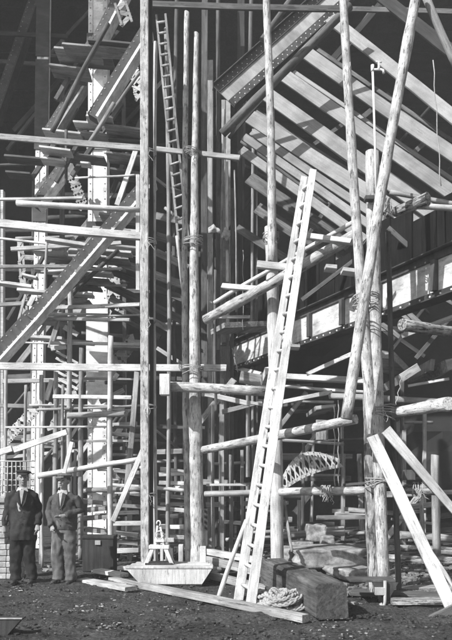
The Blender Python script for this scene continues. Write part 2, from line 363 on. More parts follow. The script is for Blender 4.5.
def lattice(x1, y1, Y1, x2, y2, Y2, wpx, m, label, n=6, bow=0, name='lattice_strut', group='lattice struts', bar=.03, edge=.05, dbl=False):
    a, b = P(x1, y1, Y1), P(x2, y2, Y2); up = Vector((-.5, 0, 1)) if abs((b-a).normalized().z) < .8 else Vector((-1, 0, 0))
    q, Ln = frame(a, b, up); D = px(wpx, (Y1+Y2)/2); t = empty(name, a, q, label, 'lattice girder', group)
    def zt(u): return D/2+bow*math.sin(math.pi*u) if bow else D/2
    def zb(u): return -D/2 if not bow else -D/2+bow*.25*math.sin(math.pi*u)
    for fn_, nm in ((zt, 'upper_bar'), (zb, 'lower_bar')):
        mb = MB(); K = 12
        for i in range(K):
            u0, u1 = i/K, (i+1)/K
            z0, z1 = fn_(u0), fn_(u1); s = -1 if nm == 'upper_bar' else 1
            v = [(u0*Ln, 0, z0), (u1*Ln, 0, z1), (u1*Ln, 0, z1+s*edge), (u0*Ln, 0, z0+s*edge), (u0*Ln, .03, z0), (u1*Ln, .03, z1), (u1*Ln, .03, z1+s*edge), (u0*Ln, .03, z0+s*edge)]
            mb.add(v, [(0, 1, 2, 3), (7, 6, 5, 4), (0, 4, 5, 1), (3, 2, 6, 7), (0, 3, 7, 4), (1, 5, 6, 2)])
        mb.build('edge_bar', M[m], t)
    for dd in ((0, 1) if dbl else (0,)):
        for i in range(n):
            u0, u1 = i/n, (i+1)/n
            A = Vector((u0*Ln, .012, (zt(u0) if (i+dd) % 2 else zb(u0)))); B = Vector((u1*Ln, .012, (zb(u1) if (i+dd) % 2 else zt(u1))))
            d_ = B-A; mt = Matrix.Translation(A) @ Vector((1, 0, 0)).rotation_difference(d_).to_matrix().to_4x4()
            MB().box(0, d_.length, -.020-.004*dd, -.010-.004*dd, -bar, bar, mt).build('lacing_bar', M[m], t)
    return t
lattice(84, 209, 15.2, 71, 172, 15.2, 9, 'mid', 'perforated grey strut leaning left beside the broad column', n=5, dbl=True, bar=.04, edge=.07)
lattice(120, 2, 15, 127, 24, 15, 13, 'mid', 'stubby pale lattice bracket at the top between two diagonals', n=3, bar=.05)
lattice(112, 320, 15.6, 115, 250, 15.6, 12, 'pale', 'pale lattice strut beside the broad column at mid height', n=6, dbl=True, bar=.04)
lattice(108, 372, 15.2, 136, 338, 15.2, 12, 'steelm', 'grey lattice bracket behind the square post', n=5, dbl=True, bar=.04)
lattice(52, 432, 15.2, 72, 390, 15.2, 10, 'pale', 'battered pale lattice strut leaning between the two pale columns', n=5, dbl=True)
lattice(4, 442, 15.2, 40, 404, 15.2, 10, 'pale', 'long pale lattice strut leaning at far left above the men', n=8, dbl=True)
lattice(140, 100, 15.2, 132, 62, 15.2, 9, 'pale', 'tangled pale lattice strut touching the square post near the top', n=5, dbl=True)
lattice(26, 330, 16, 20, 240, 16, 6, 'steelm', 'thin shaded lattice strut beside the narrow left column', n=12)
# the lattice bow piece in the bay under the right deck
lattice(281, 487, 12.6, 341, 463, 12.6, 9, 'pale', 'pale curved lattice piece lying over the roped log in the dark bay', n=12, bow=.34, name='lattice_bow', group=None, edge=.06, bar=.014, dbl=True)
for (x1, y1, x2, y2, lb) in ((262, 352, 262, 250, 'a'),):
    pass
#@@RIGHT
# ------------------------------------------------------------------ raking soffit planks, upper right
RK = 'raking planks of the high formwork'
rows([
 ('edge', 330, 18, 14.2, 462, 124, 12.6, 13, 13, 'soffit', 'raking_plank', 'plank', 'broad raking plank highest of the set, its sawn end near the right border', .05),
 ('edge', 305, 52, 14.3, 470, 166, 12.6, 14, 14, 'soffit', 'raking_plank', 'plank', 'second raking plank from the top, crossing behind the iron tap', .05),
 ('edge', 282, 74, 14.4, 480, 213, 12.5, 14, 14, 'soffit', 'raking_plank', 'plank', 'third raking plank from the top, crossing both leaning poles', .05),
 ('edge', 262, 91, 14.5, 450, 226, 12.9, 15, 15, 'soffit', 'raking_plank', 'plank', 'fourth raking plank from the top, starting at the foot of the steel rib', .05),
 ('edge', 250, 117, 14.6, 420, 226, 13.2, 15, 15, 'soffit', 'raking_plank', 'plank', 'fifth raking plank, widest of the tight lower bundle', .05),
 ('edge', 252, 132, 14.3, 400, 232, 13.2, 8, 8, 'soffit', 'raking_plank', 'plank', 'narrow raking plank directly under the widest of the bundle', .05),
 ('edge', 244, 137, 14.1, 385, 236, 13.2, 8, 8, 'soffit', 'raking_plank', 'plank', 'rough narrow raking plank in the middle of the lower bundle', .05),
 ('edge', 241, 150, 14.0, 365, 240, 13.2, 9, 9, 'soffit', 'raking_plank', 'plank', 'lowest raking plank of the tight bundle, passing behind the ladder top', .05),
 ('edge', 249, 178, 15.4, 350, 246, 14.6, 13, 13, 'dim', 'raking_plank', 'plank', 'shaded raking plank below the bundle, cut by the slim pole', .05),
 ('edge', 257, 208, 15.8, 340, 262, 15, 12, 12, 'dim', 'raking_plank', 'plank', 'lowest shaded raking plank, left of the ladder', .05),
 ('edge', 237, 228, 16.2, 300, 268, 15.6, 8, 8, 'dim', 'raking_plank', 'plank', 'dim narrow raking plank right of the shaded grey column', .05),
 ('edge', 368, -14, 14.6, 470, 66, 13.4, 13, 13, 'dark', 'raking_plank', 'plank', 'darkest raking plank in the top right corner', .05),
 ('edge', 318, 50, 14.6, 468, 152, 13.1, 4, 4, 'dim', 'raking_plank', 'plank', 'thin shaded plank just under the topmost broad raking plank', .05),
 ('edge', 294, 72, 14.7, 470, 192, 13.1, 4, 4, 'soffit', 'raking_plank', 'plank', 'thin plank between the second and third raking planks', .05),
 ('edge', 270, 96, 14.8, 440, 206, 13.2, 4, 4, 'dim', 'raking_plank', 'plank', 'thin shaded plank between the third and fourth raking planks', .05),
 ('edge', 256, 112, 14.9, 430, 222, 13.4, 4, 4, 'soffit', 'raking_plank', 'plank', 'thin plank between the fourth raking plank and the bundle', .05),
], RK)
rows([
 ('log', 222, 134, 13.6, 350, 6, 13.2, 9, 8, 'dim', 'brace_pole', 'pole', 'dark thick brace pole slanting up under the riveted steel rib'),
 ('log', 262, 40, 14.2, 300, -12, 14.2, 6, 6, 'dim', 'brace_pole', 'pole', 'short shaded brace pole above the riveted steel rib'),
 ('log', 424, -8, 9.4, 458, 70, 9.4, 8, 7, 'mid', 'brace_pole', 'pole', 'grey pole leaning out across the top right corner'),
 ('edge', 148, 4, 12.8, 345, 9, 12.8, 6, 6, 'dim', 'ledger_board', 'board', 'long dull board running level across the top of the photo'),
 ('edge', 300, 8, 14.7, 460, 12, 14.0, 5, 5, 'dim', 'ledger_board', 'board', 'shaded level board across the top right behind the leaning poles'),
 ('edge', 306, 150, 15.0, 352, 118, 15.0, 4, 4, 'dim', 'tie_batten', 'batten', 'thin batten tying the raking planks between slim pole and leaning poles'),
 ('edge', 404, 162, 14.6, 438, 130, 14.4, 5, 5, 'dim', 'tie_batten', 'batten', 'thin batten tying the raking planks at far right'),
 ('edge', 357, 122, 14.6, 386, 98, 14.6, 5, 5, 'dim', 'tie_batten', 'batten', 'thin batten tying the raking planks beside the iron tap'),
], 'braces and ties under the formwork')
# dark hoarding added to put the shade above the girder into colour
hd = empty('shade_boards', P(380, 260, 14), None, 'near-black hoarding rising above the plate girder at right', 'boarding')
inv = Matrix.Translation(-hd.location)
gdir = (gb-ga)
for i in range(13):
    u0, u1 = .06+i*.072, .06+(i+1)*.072-.004
    a0, a1 = ga+gdir*u0, ga+gdir*u1
    off = Vector((.35, .3, 0)); h0 = .40; h1 = 1.0+.55*math.sin(i*1.7)*.3
    x = (a1-a0); q, Ln = frame(a0, a1, Vector((0, 0, 1)))
    mt = inv @ Matrix.Translation(a0+off) @ q.to_matrix().to_4x4()
    MB().box(0, Ln, 0, .04, h0, h0+h1, mt).build('board', M['shade_black'], hd)

# ------------------------------------------------------------------ front scaffold
SP = 'upright scaffold poles'
rows([
 ('sq', 145.2, 580, 11.6, 144.6, -16, 11.6, 8, 8, 'pole', 'square_post', 'post', 'tall square timber post left of the dark channel post'),
 ('sq', 151, 579, 11.75, 150.4, -16, 11.75, 3.6, 3.6, 'dark', 'channel_post', 'post', 'nearly black upright between the square post and a thin pale pole'),
 ('log', 156.2, 578, 11.9, 155.5, 42, 11.9, 4.5, 4, 'pale', 'scaffold_pole', 'pole', 'thin pale pole touching the right side of the nearly black upright'),
 ('log', 167.2, 569, 13, 166, 28, 13, 4.4, 4, 'mid', 'scaffold_pole', 'pole', 'thin grey pole standing alone in front of the old ladder'),
 ('log', 189, 577, 12.2, 187, 12, 12.4, 7, 5, 'pole', 'scaffold_pole', 'pole', 'slimmer left one of the two tall poles lashed together'),
 ('log', 198.5, 577, 12.0, 196.5, 33, 12.2, 15, 4.5, 'pole', 'scaffold_pole', 'pole', 'thick right one of the two tall poles lashed together, tapering upward'),
 ('log', 272, 262, 11.1, 266, -14, 11.1, 8.6, 7, 'pole', 'scaffold_pole', 'pole', 'slim pole rising above the ladder to the top of the photo'),
 ('log', 277, 578, 11.4, 270.5, 227, 11.3, 13, 12, 'pale', 'scaffold_pole', 'pole', 'stout pole right behind the ladder, spliced to a slim one'),
 ('log', 374, 448, 9.75, 342.5, -14, 9.75, 12, 7.5, 'pole', 'scaffold_pole', 'pole', 'tall pole leaning slightly left, crossed by the steeper pole'),
 ('log', 346.5, 419, 9.25, 417.5, -12, 9.25, 11.5, 9.5, 'pole', 'scaffold_pole', 'pole', 'steeply leaning pole reaching up right across the others'),
 ('log', 376, 602, 9.95, 367.5, 338, 9.95, 15, 9, 'bark', 'scaffold_pole', 'pole', 'short thick barky pole with a rounded top in the right cluster'),
 ('log', 384.5, 602, 9.72, 372, 152, 9.72, 12, 13, 'pole', 'scaffold_pole', 'pole', 'sawn-off stout pole carrying the iron tap pipe'),
 ('log', 399, 600, 10.1, 388, 232, 10.1, 6, 5, 'dim', 'scaffold_pole', 'pole', 'thin dark pole at the right side of the right cluster'),
 ('log', 437, 556, 11.4, 435, 455, 11.4, 8, 8, 'mid', 'scaffold_pole', 'pole', 'short grey post behind the crossed planks at far right'),
 ('log', 424, 560, 10.6, 421, 497, 10.6, 5, 4, 'mid', 'scaffold_pole', 'pole', 'thin stake under the short roped log at right'),
 ('log', 111, 560, 12.8, 111, 336, 12.8, 5.5, 5, 'pale', 'scaffold_pole', 'pole', 'pale pole with a sawn top between the broad column and the square post'),
 ('log', 81, 560, 13, 81.5, 348, 13, 5.5, 4.5, 'mid', 'scaffold_pole', 'pole', 'grey pole right behind the man in worn trousers'),
 ('log', 70, 560, 13.6, 71, 270, 13.6, 5, 5, 'pale', 'scaffold_pole', 'pole', 'pale pole standing midway between the two pale columns'),
 ('log', 53, 560, 13.6, 56, 372, 13.6, 4.5, 4, 'mid', 'scaffold_pole', 'pole', 'grey pole behind the gap between the two men'),
 ('log', 24, 560, 14, 26, 385, 14, 3, 3, 'mid', 'scaffold_pole', 'pole', 'very thin stake behind the man in the dark suit'),
 ('log', 4, 560, 13.6, 6, 366, 13.6, 4, 3.5, 'pale', 'scaffold_pole', 'pole', 'thin pole at the left border above the brick stack'),
 ('edge', 126, 500, 13.4, 137, 372, 13.4, 6, 5, 'mid', 'scaffold_pole', 'plank', 'grey plank leaning to the square post at mid height', .06),
 ('log', 213.5, 560, 13.8, 213, 405, 13.8, 3.5, 3, 'mid', 'scaffold_pole', 'pole', 'thin pole just right of the two tall lashed poles'),
 ('log', 216, 420, 13, 215.5, 270, 13, 3, 3, 'dim', 'scaffold_pole', 'pole', 'thin shaded pole beneath the hung white rags'),
 ('log', 236, 312, 14.6, 234.5, 170, 14.6, 1.6, 1.6, 'mid', 'scaffold_pole', 'pole', 'hair-thin rod right of the shaded grey column'),
], SP)
LG = 'level scaffold poles and rails'
rows([
 ('edge', -8, 136, 11.95, 141, 148, 11.95, 6, 6, 'mid', 'ledger_board', 'board', 'dull level board crossing the upper left behind the square post', .04),
 ('edge', 156, 149, 12.6, 240, 158, 11.9, 5, 5, 'mid', 'ledger_board', 'board', 'grey board tied across the old ladder and the lashed poles', .05),
 ('edge', -10, 222.5, 11.9, 141, 236.5, 11.9, 8, 7, 'white', 'ledger_board', 'rail', 'thick bright rail running from the left border down to the square post', .09),
 ('log', 17, 203, 12.1, 141, 210, 12.1, 6, 5, 'pale', 'ledger_pole', 'pole', 'bright pole with a sawn left end, just above the thick bright rail'),
 ('edge', -10, 366, 12.0, 226, 368, 12.4, 7, 6.5, 'white', 'ledger_board', 'rail', 'brightest level rail crossing the left half at mid height', .07),
 ('log', 266, 391.5, 11.6, 163, 386.5, 11.8, 10, 10, 'pole', 'ledger_pole', 'pole', 'thick level log tied in front of the lashed poles'),
 ('log', 204, 450, 11.75, 356, 419, 9.45, 8, 10, 'pole', 'ledger_pole', 'pole', 'log rising gently to the foot of the steep pole'),
 ('log', 393, 413, 9.9, 449, 403.5, 9.0, 10, 14, 'pole', 'ledger_pole', 'pole', 'short thick log with its sawn end towards the right border'),
 ('log', 402, 324.5, 9.2, 466, 334, 10.2, 12, 10, 'bark', 'ledger_pole', 'pole', 'barky log end poking out at right under the plate girder'),
 ('log', 396, 212, 9.9, 428, 199, 9.4, 10, 13, 'bark', 'ledger_pole', 'pole', 'stubby barky log tied high on the right cluster'),
 ('log', 390, 192, 10.2, 462, 206, 10.0, 5, 5, 'mid', 'ledger_pole', 'pole', 'thin rough pole just above the stubby barky log'),
 ('log', 416, 206, 9.8, 470, 210, 9.8, 6, 6, 'pale', 'ledger_pole', 'pole', 'pale pole stub behind the stubby barky log at the right border'),
 ('log', 205, 320, 11.7, 357, 234, 10.1, 9.5, 12, 'pole', 'ledger_pole', 'pole', 'stout log slanting up right behind the ladder'),
 ('log', 214, 303, 11.9, 354, 222, 10.4, 4, 4.5, 'pale', 'ledger_pole', 'pole', 'thin rod parallel above the stout slanting log'),
 ('edge', 257, 264.5, 10.8, 291, 268, 10.8, 7, 7, 'pale', 'putlog', 'timber', 'short pale timber crossing the splice of the slim pole', .09),
 ('edge', 223, 286, 11.8, 258, 289, 11.2, 5, 5, 'pale', 'putlog', 'timber', 'short pale timber left of the stout pole, under the rod', .07),
 ('edge', 304, 236, 10.6, 352, 242, 10.0, 6, 5, 'pale', 'putlog', 'timber', 'short pale timber resting at the head of the ladder', .08),
 ('log', 280, 492, 10.7, 370, 491, 10.4, 8, 9, 'pole', 'ledger_pole', 'pole', 'level log with rope lashing left of the right cluster'),
 ('log', 205, 494, 12.0, 268, 492, 11.8, 6, 6, 'mid', 'ledger_pole', 'pole', 'level grey log low between lashed poles and ladder'),
 ('flat', 206, 485, 12.1, 246, 485, 12.0, 2.5, 2.5, 'pale', 'putlog', 'board', 'thin pale board lying on the low grey log', .25),
 ('log', 437, 490, 9.6, 405, 489, 9.9, 11, 10, 'bark', 'ledger_pole', 'pole', 'short roped log with a dark sawn end in the crossed planks'),
 ('log', 67, 415.5, 12.9, 126, 414, 12.7, 6, 6, 'mid', 'ledger_pole', 'pole', 'short level grey pole crossing the foot of the broad pale column'),
 ('log', 38, 476, 12.6, 142, 459, 12.2, 6, 5, 'pale', 'ledger_pole', 'pole', 'thin pole passing just over the heads of the men'),
 ('edge', 14, 450, 12.6, 67, 432, 12.4, 6, 5.5, 'white', 'ledger_board', 'plank', 'short bright plank tilted above the men', .06),
 ('edge', -8, 455, 12.7, 12, 448.5, 12.7, 6, 6, 'white', 'ledger_board', 'plank', 'bright plank end at the left border above the brick stack', .06),
 ('edge', 113, 521, 12.2, 143, 450, 12.0, 5, 5, 'white', 'prop', 'plank', 'bright narrow plank propped left of the square post near its foot', .05),
 ('log', 156, 488, 12.4, 186, 491, 12.4, 4, 4, 'pale', 'ledger_pole', 'pole', 'short level pole low between thin pale pole and lashed poles'),
 ('log', 84, 490, 13.2, 142, 489, 13, 5, 5, 'mid', 'ledger_pole', 'pole', 'level grey pole low behind the propped bright plank'),
 ('edge', 157, 452, 14, 186, 451, 14, 5, 5, 'mid', 'ledger_board', 'board', 'short grey board between thin grey pole and lashed poles below the thick log', .04),
 ('edge', 114, 427, 13.8, 205, 428, 13.8, 3, 3, 'dim', 'ledger_board', 'board', 'shaded thin board behind square post and lashed poles', .04),
 ('log', 218.5, 598, 9.5, 246, 520, 9.8, 5, 4, 'pale', 'prop', 'stake', 'slim stake leaning against the left side of the ladder'),
 ('log', 284, 500, 11.6, 292, 552, 11.2, 3, 3, 'mid', 'prop', 'stake', 'thin stake leaning right of the stout pole above the block'),
 ('edge', 372, 436, 9.3, 458, 622, 8.6, 12, 12, 'white', 'raking_brace', 'plank', 'broad bright plank braced down to the lower right corner', .05),
 ('edge', 386, 430, 9.55, 462, 520, 9.5, 11, 7, 'pale', 'raking_brace', 'plank', 'shorter greyish plank braced behind the broad bright one', .05),
 ('edge', 402, 508, 10.2, 456, 590, 9.8, 4, 4, 'pale', 'raking_brace', 'plank', 'narrow pale lath lying along the broad bright plank', .04),
], LG)
# pale block at the end of the thick level log
tag(MB().box(-.08, .08, -.1, .1, -.17, .17).build('timber_block', M['white']), 'white block at the left end of the thick level log', 'block').location = P(165, 385, 11.55)
# middle right bay
rows([
 ('flat', 262, 375, 13.4, 376, 381, 12.2, 5.5, 5.5, 'pale', 'bay_board', 'board', 'pale board level behind the ladder, uppermost in the dark bay', .3),
 ('flat', 284, 386, 13, 352, 392, 12.4, 2.5, 2.5, 'pale', 'bay_board', 'board', 'thin pale board below the uppermost one in the dark bay', .15),
 ('edge', 307, 374, 12.6, 354, 353, 12, 4, 4, 'white', 'bay_board', 'board', 'narrow bright batten sloping up to the steep pole', .05),
 ('log', 330, 396, 12.2, 436, 402, 11.6, 6, 7, 'mid', 'bay_board', 'pole', 'grey log lying level in the dark bay behind the right cluster'),
 ('edge', 278, 403, 12.6, 332, 392, 12.2, 4, 4, 'pale', 'bay_board', 'board', 'narrow pale strip sloping up right of the ladder'),
 ('edge', 408, 386, 11.6, 449, 379, 11.4, 2.5, 2.5, 'pale', 'bay_board', 'board', 'thin bright strip near the right border above the sawn log'),
 ('edge', 205, 394, 13.4, 250, 404, 13.4, 5, 5, 'pale', 'bay_board', 'board', 'pale board falling right just below the thick level log'),
 ('edge', 247, 402, 13.6, 268, 406, 13.6, 3, 3, 'pale', 'bay_board', 'board', 'thin pale board left of the ladder below the thick level log'),
 ('edge', 222, 412, 14, 262, 402, 14, 5, 3, 'mid', 'bay_board', 'board', 'grey strip crossing behind the ladder below the thick level log'),
 ('edge', 391, 384, 12, 408, 374, 12, 8, 8, 'mid', 'bay_board', 'board', 'short broad grey offcut right of the dark thin pole', 1.4),
 ('edge', 434, 372, 12, 448, 368, 12, 11, 9, 'mid', 'bay_board', 'board', 'broad grey offcut near the right border above the thin bright strip', 1.4),
 ('edge', 376, 362, 12.4, 402, 364, 12.2, 7, 7, 'mid', 'bay_board', 'board', 'grey board stub right of the cluster under the girder', 1.4),
 ('edge', 420, 377, 12.2, 421, 366, 12.2, 4, 4, 'mid', 'bay_board', 'board', 'small grey peg between two broad offcuts', 1.4),
 ('edge', 311, 412, 13, 330, 409, 13, 4, 3, 'mid', 'bay_board', 'board', 'small grey strip above the gently rising log', 1.4),
 ('edge', 402, 336, 11, 462, 314, 10.6, 5, 5, 'mid', 'bay_board', 'board', 'grey strip sloping up behind the barky log end'),
 ('edge', 322, 440, 11, 322, 420, 11, 12, 12, 'mid', 'bay_board', 'board', 'short upright grey board hung under the gently rising log'),
 ('edge', 263, 377, 13, 271, 376, 13, 7, 7, 'white', 'bay_board', 'board', 'tiny bright board end left of the stout pole', 1.4),
 ('edge', 236, 368, 16.6, 268, 376, 15.4, 4, 4, 'pale', 'bay_board', 'board', 'pale strip beneath the far end of the plate girder'),
 ('edge', 240, 377, 14.4, 274, 383, 14.4, 12, 12, 'mid', 'bay_board', 'board', 'broad pale sheet under the far end of the plate girder'),
 ('edge', 218, 350, 14.6, 220, 312, 14.6, 4, 4, 'dim', 'bay_board', 'board', 'dim upright board left of the girder end'),
 ('edge', 238, 331, 14.6, 252, 324, 14.2, 5, 5, 'mid', 'bay_board', 'board', 'small pale offcut over the far end of the girder', 1.4),
 ('edge', 217, 317, 14, 250, 317, 14, 3, 3, 'pale', 'bay_board', 'board', 'thin pale lath level above the far end of the girder'),
 ('edge', 325, 268, 11.8, 336, 269, 11.8, 4, 4, 'pale', 'bay_board', 'board', 'small pale lath end right of the ladder under the slanting log', .25),
 ('edge', 342, 271, 11.8, 358, 273, 11.8, 4, 4, 'pale', 'bay_board', 'board', 'small pale lath end touching the leaning pole', .25),
 ('edge', 402, 247, 11.8, 413, 249, 11.8, 4, 4, 'white', 'bay_board', 'board', 'small bright lath end above the girder at right', .25),
 ('edge', 388, 228, 11.6, 408, 246, 11.6, 5, 5, 'dim', 'bay_board', 'board', 'shaded short strut above the girder right of the cluster'),
 ('flat', 284, 345, 13, 300, 346, 13, 3, 3, 'mid', 'bay_board', 'board', 'grey board stub right of the ladder over the girder', .3),
 ('edge', 386, 270, 12.4, 418, 256, 11.9, 2.5, 2.5, 'mid', 'bay_board', 'board', 'thin lit lath along the top of the girder near the right border'),
 ('edge', 432, 249, 11.6, 446, 244, 11.4, 3, 3, 'mid', 'bay_board', 'board', 'tiny lit lath over the girder at the right border', .25),
], 'loose boards and strips around the dark bay')
# posts in the far dark bay
k = 0
FP = [(222, 404, 548, 4.6, 'lit thin post nearest the lashed poles in the far bay'), (231, 455, 545, 4, 'thin post second from the lashed poles in the far bay'), (242, 450, 550, 3.4, 'thin post just left of the ladder in the far bay'), (299, 500, 545, 3, 'short thin post right of the ladder in the far bay'), (404, 430, 560, 4, 'post in the far bay right of the cluster'), (424, 400, 540, 3, 'post in the far bay near the right border')]
for (x, y1, y2, wd, lb) in FP:
    tag(board(gx(x, 14.6+k*.3), P(x, y1, 14.6+k*.3), px(wd, 14.6), .08, M['mid'], 'bay_post', flat=False), lb, 'post', 'posts in the far bay'); k += 1
rows([
 ('edge', 206, 505, 15.5, 262, 503, 15.5, 5, 5, 'dark', 'bay_rail', 'rail', 'black rail across the far bay posts, lower one'),
 ('edge', 206, 482, 15.5, 262, 479, 15.5, 5, 5, 'dark', 'bay_rail', 'rail', 'black rail across the far bay posts, upper one'),
], 'rails in the far bay')
#@@LEFT
# ------------------------------------------------------------------ left plank platforms (seen from below)
def plank(x1, y1, x2, y2, Y, wd, m, label, th=2.2, dy=0): return ('flat', x1, y1, Y, x2, y2, Y+dy, th, th, m, 'platform_plank', 'plank', label, float(wd))
rows([
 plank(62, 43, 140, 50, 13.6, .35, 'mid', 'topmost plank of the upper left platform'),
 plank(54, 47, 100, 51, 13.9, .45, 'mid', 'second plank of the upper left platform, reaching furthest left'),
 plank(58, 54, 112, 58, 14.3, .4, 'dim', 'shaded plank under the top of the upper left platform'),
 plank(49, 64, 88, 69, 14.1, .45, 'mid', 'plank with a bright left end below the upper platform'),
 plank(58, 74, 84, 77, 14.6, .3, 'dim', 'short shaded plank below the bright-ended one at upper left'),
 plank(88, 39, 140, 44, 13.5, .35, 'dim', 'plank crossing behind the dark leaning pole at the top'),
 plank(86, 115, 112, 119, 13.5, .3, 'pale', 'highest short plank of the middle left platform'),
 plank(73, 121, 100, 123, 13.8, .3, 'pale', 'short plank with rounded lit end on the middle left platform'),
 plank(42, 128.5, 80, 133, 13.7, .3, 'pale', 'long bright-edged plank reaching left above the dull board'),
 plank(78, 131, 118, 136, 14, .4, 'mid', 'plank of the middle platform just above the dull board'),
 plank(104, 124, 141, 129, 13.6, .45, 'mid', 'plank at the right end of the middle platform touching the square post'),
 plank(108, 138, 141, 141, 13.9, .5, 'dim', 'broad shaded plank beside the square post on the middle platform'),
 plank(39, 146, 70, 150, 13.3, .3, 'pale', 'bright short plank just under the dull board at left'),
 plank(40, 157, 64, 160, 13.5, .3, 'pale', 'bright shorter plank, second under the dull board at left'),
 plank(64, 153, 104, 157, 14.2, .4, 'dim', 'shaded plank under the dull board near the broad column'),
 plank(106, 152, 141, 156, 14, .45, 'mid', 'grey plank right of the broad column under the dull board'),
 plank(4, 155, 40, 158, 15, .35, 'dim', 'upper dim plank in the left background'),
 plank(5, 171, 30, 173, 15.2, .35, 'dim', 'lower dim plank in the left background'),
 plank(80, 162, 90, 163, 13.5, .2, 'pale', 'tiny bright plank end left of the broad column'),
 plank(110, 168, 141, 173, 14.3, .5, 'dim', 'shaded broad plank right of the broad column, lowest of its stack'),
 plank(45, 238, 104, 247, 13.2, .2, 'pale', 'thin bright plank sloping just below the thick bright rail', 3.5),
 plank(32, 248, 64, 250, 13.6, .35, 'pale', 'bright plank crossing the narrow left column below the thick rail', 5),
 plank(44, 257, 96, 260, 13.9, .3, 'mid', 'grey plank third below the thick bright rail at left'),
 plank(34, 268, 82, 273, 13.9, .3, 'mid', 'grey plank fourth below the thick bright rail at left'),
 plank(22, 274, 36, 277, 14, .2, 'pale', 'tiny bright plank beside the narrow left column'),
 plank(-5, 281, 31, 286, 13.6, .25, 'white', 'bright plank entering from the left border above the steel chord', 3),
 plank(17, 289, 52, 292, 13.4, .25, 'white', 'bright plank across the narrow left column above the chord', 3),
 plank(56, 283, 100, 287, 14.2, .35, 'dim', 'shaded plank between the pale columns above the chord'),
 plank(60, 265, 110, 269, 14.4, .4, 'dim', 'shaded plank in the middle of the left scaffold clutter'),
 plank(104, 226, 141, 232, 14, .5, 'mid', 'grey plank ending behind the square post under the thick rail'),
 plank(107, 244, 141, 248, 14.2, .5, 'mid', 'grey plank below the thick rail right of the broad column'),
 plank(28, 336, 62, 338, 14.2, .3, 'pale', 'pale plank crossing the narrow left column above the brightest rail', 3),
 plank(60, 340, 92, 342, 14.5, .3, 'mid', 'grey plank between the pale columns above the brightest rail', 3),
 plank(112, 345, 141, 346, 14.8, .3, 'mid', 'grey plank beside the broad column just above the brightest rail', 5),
], 'planks of the left platforms')
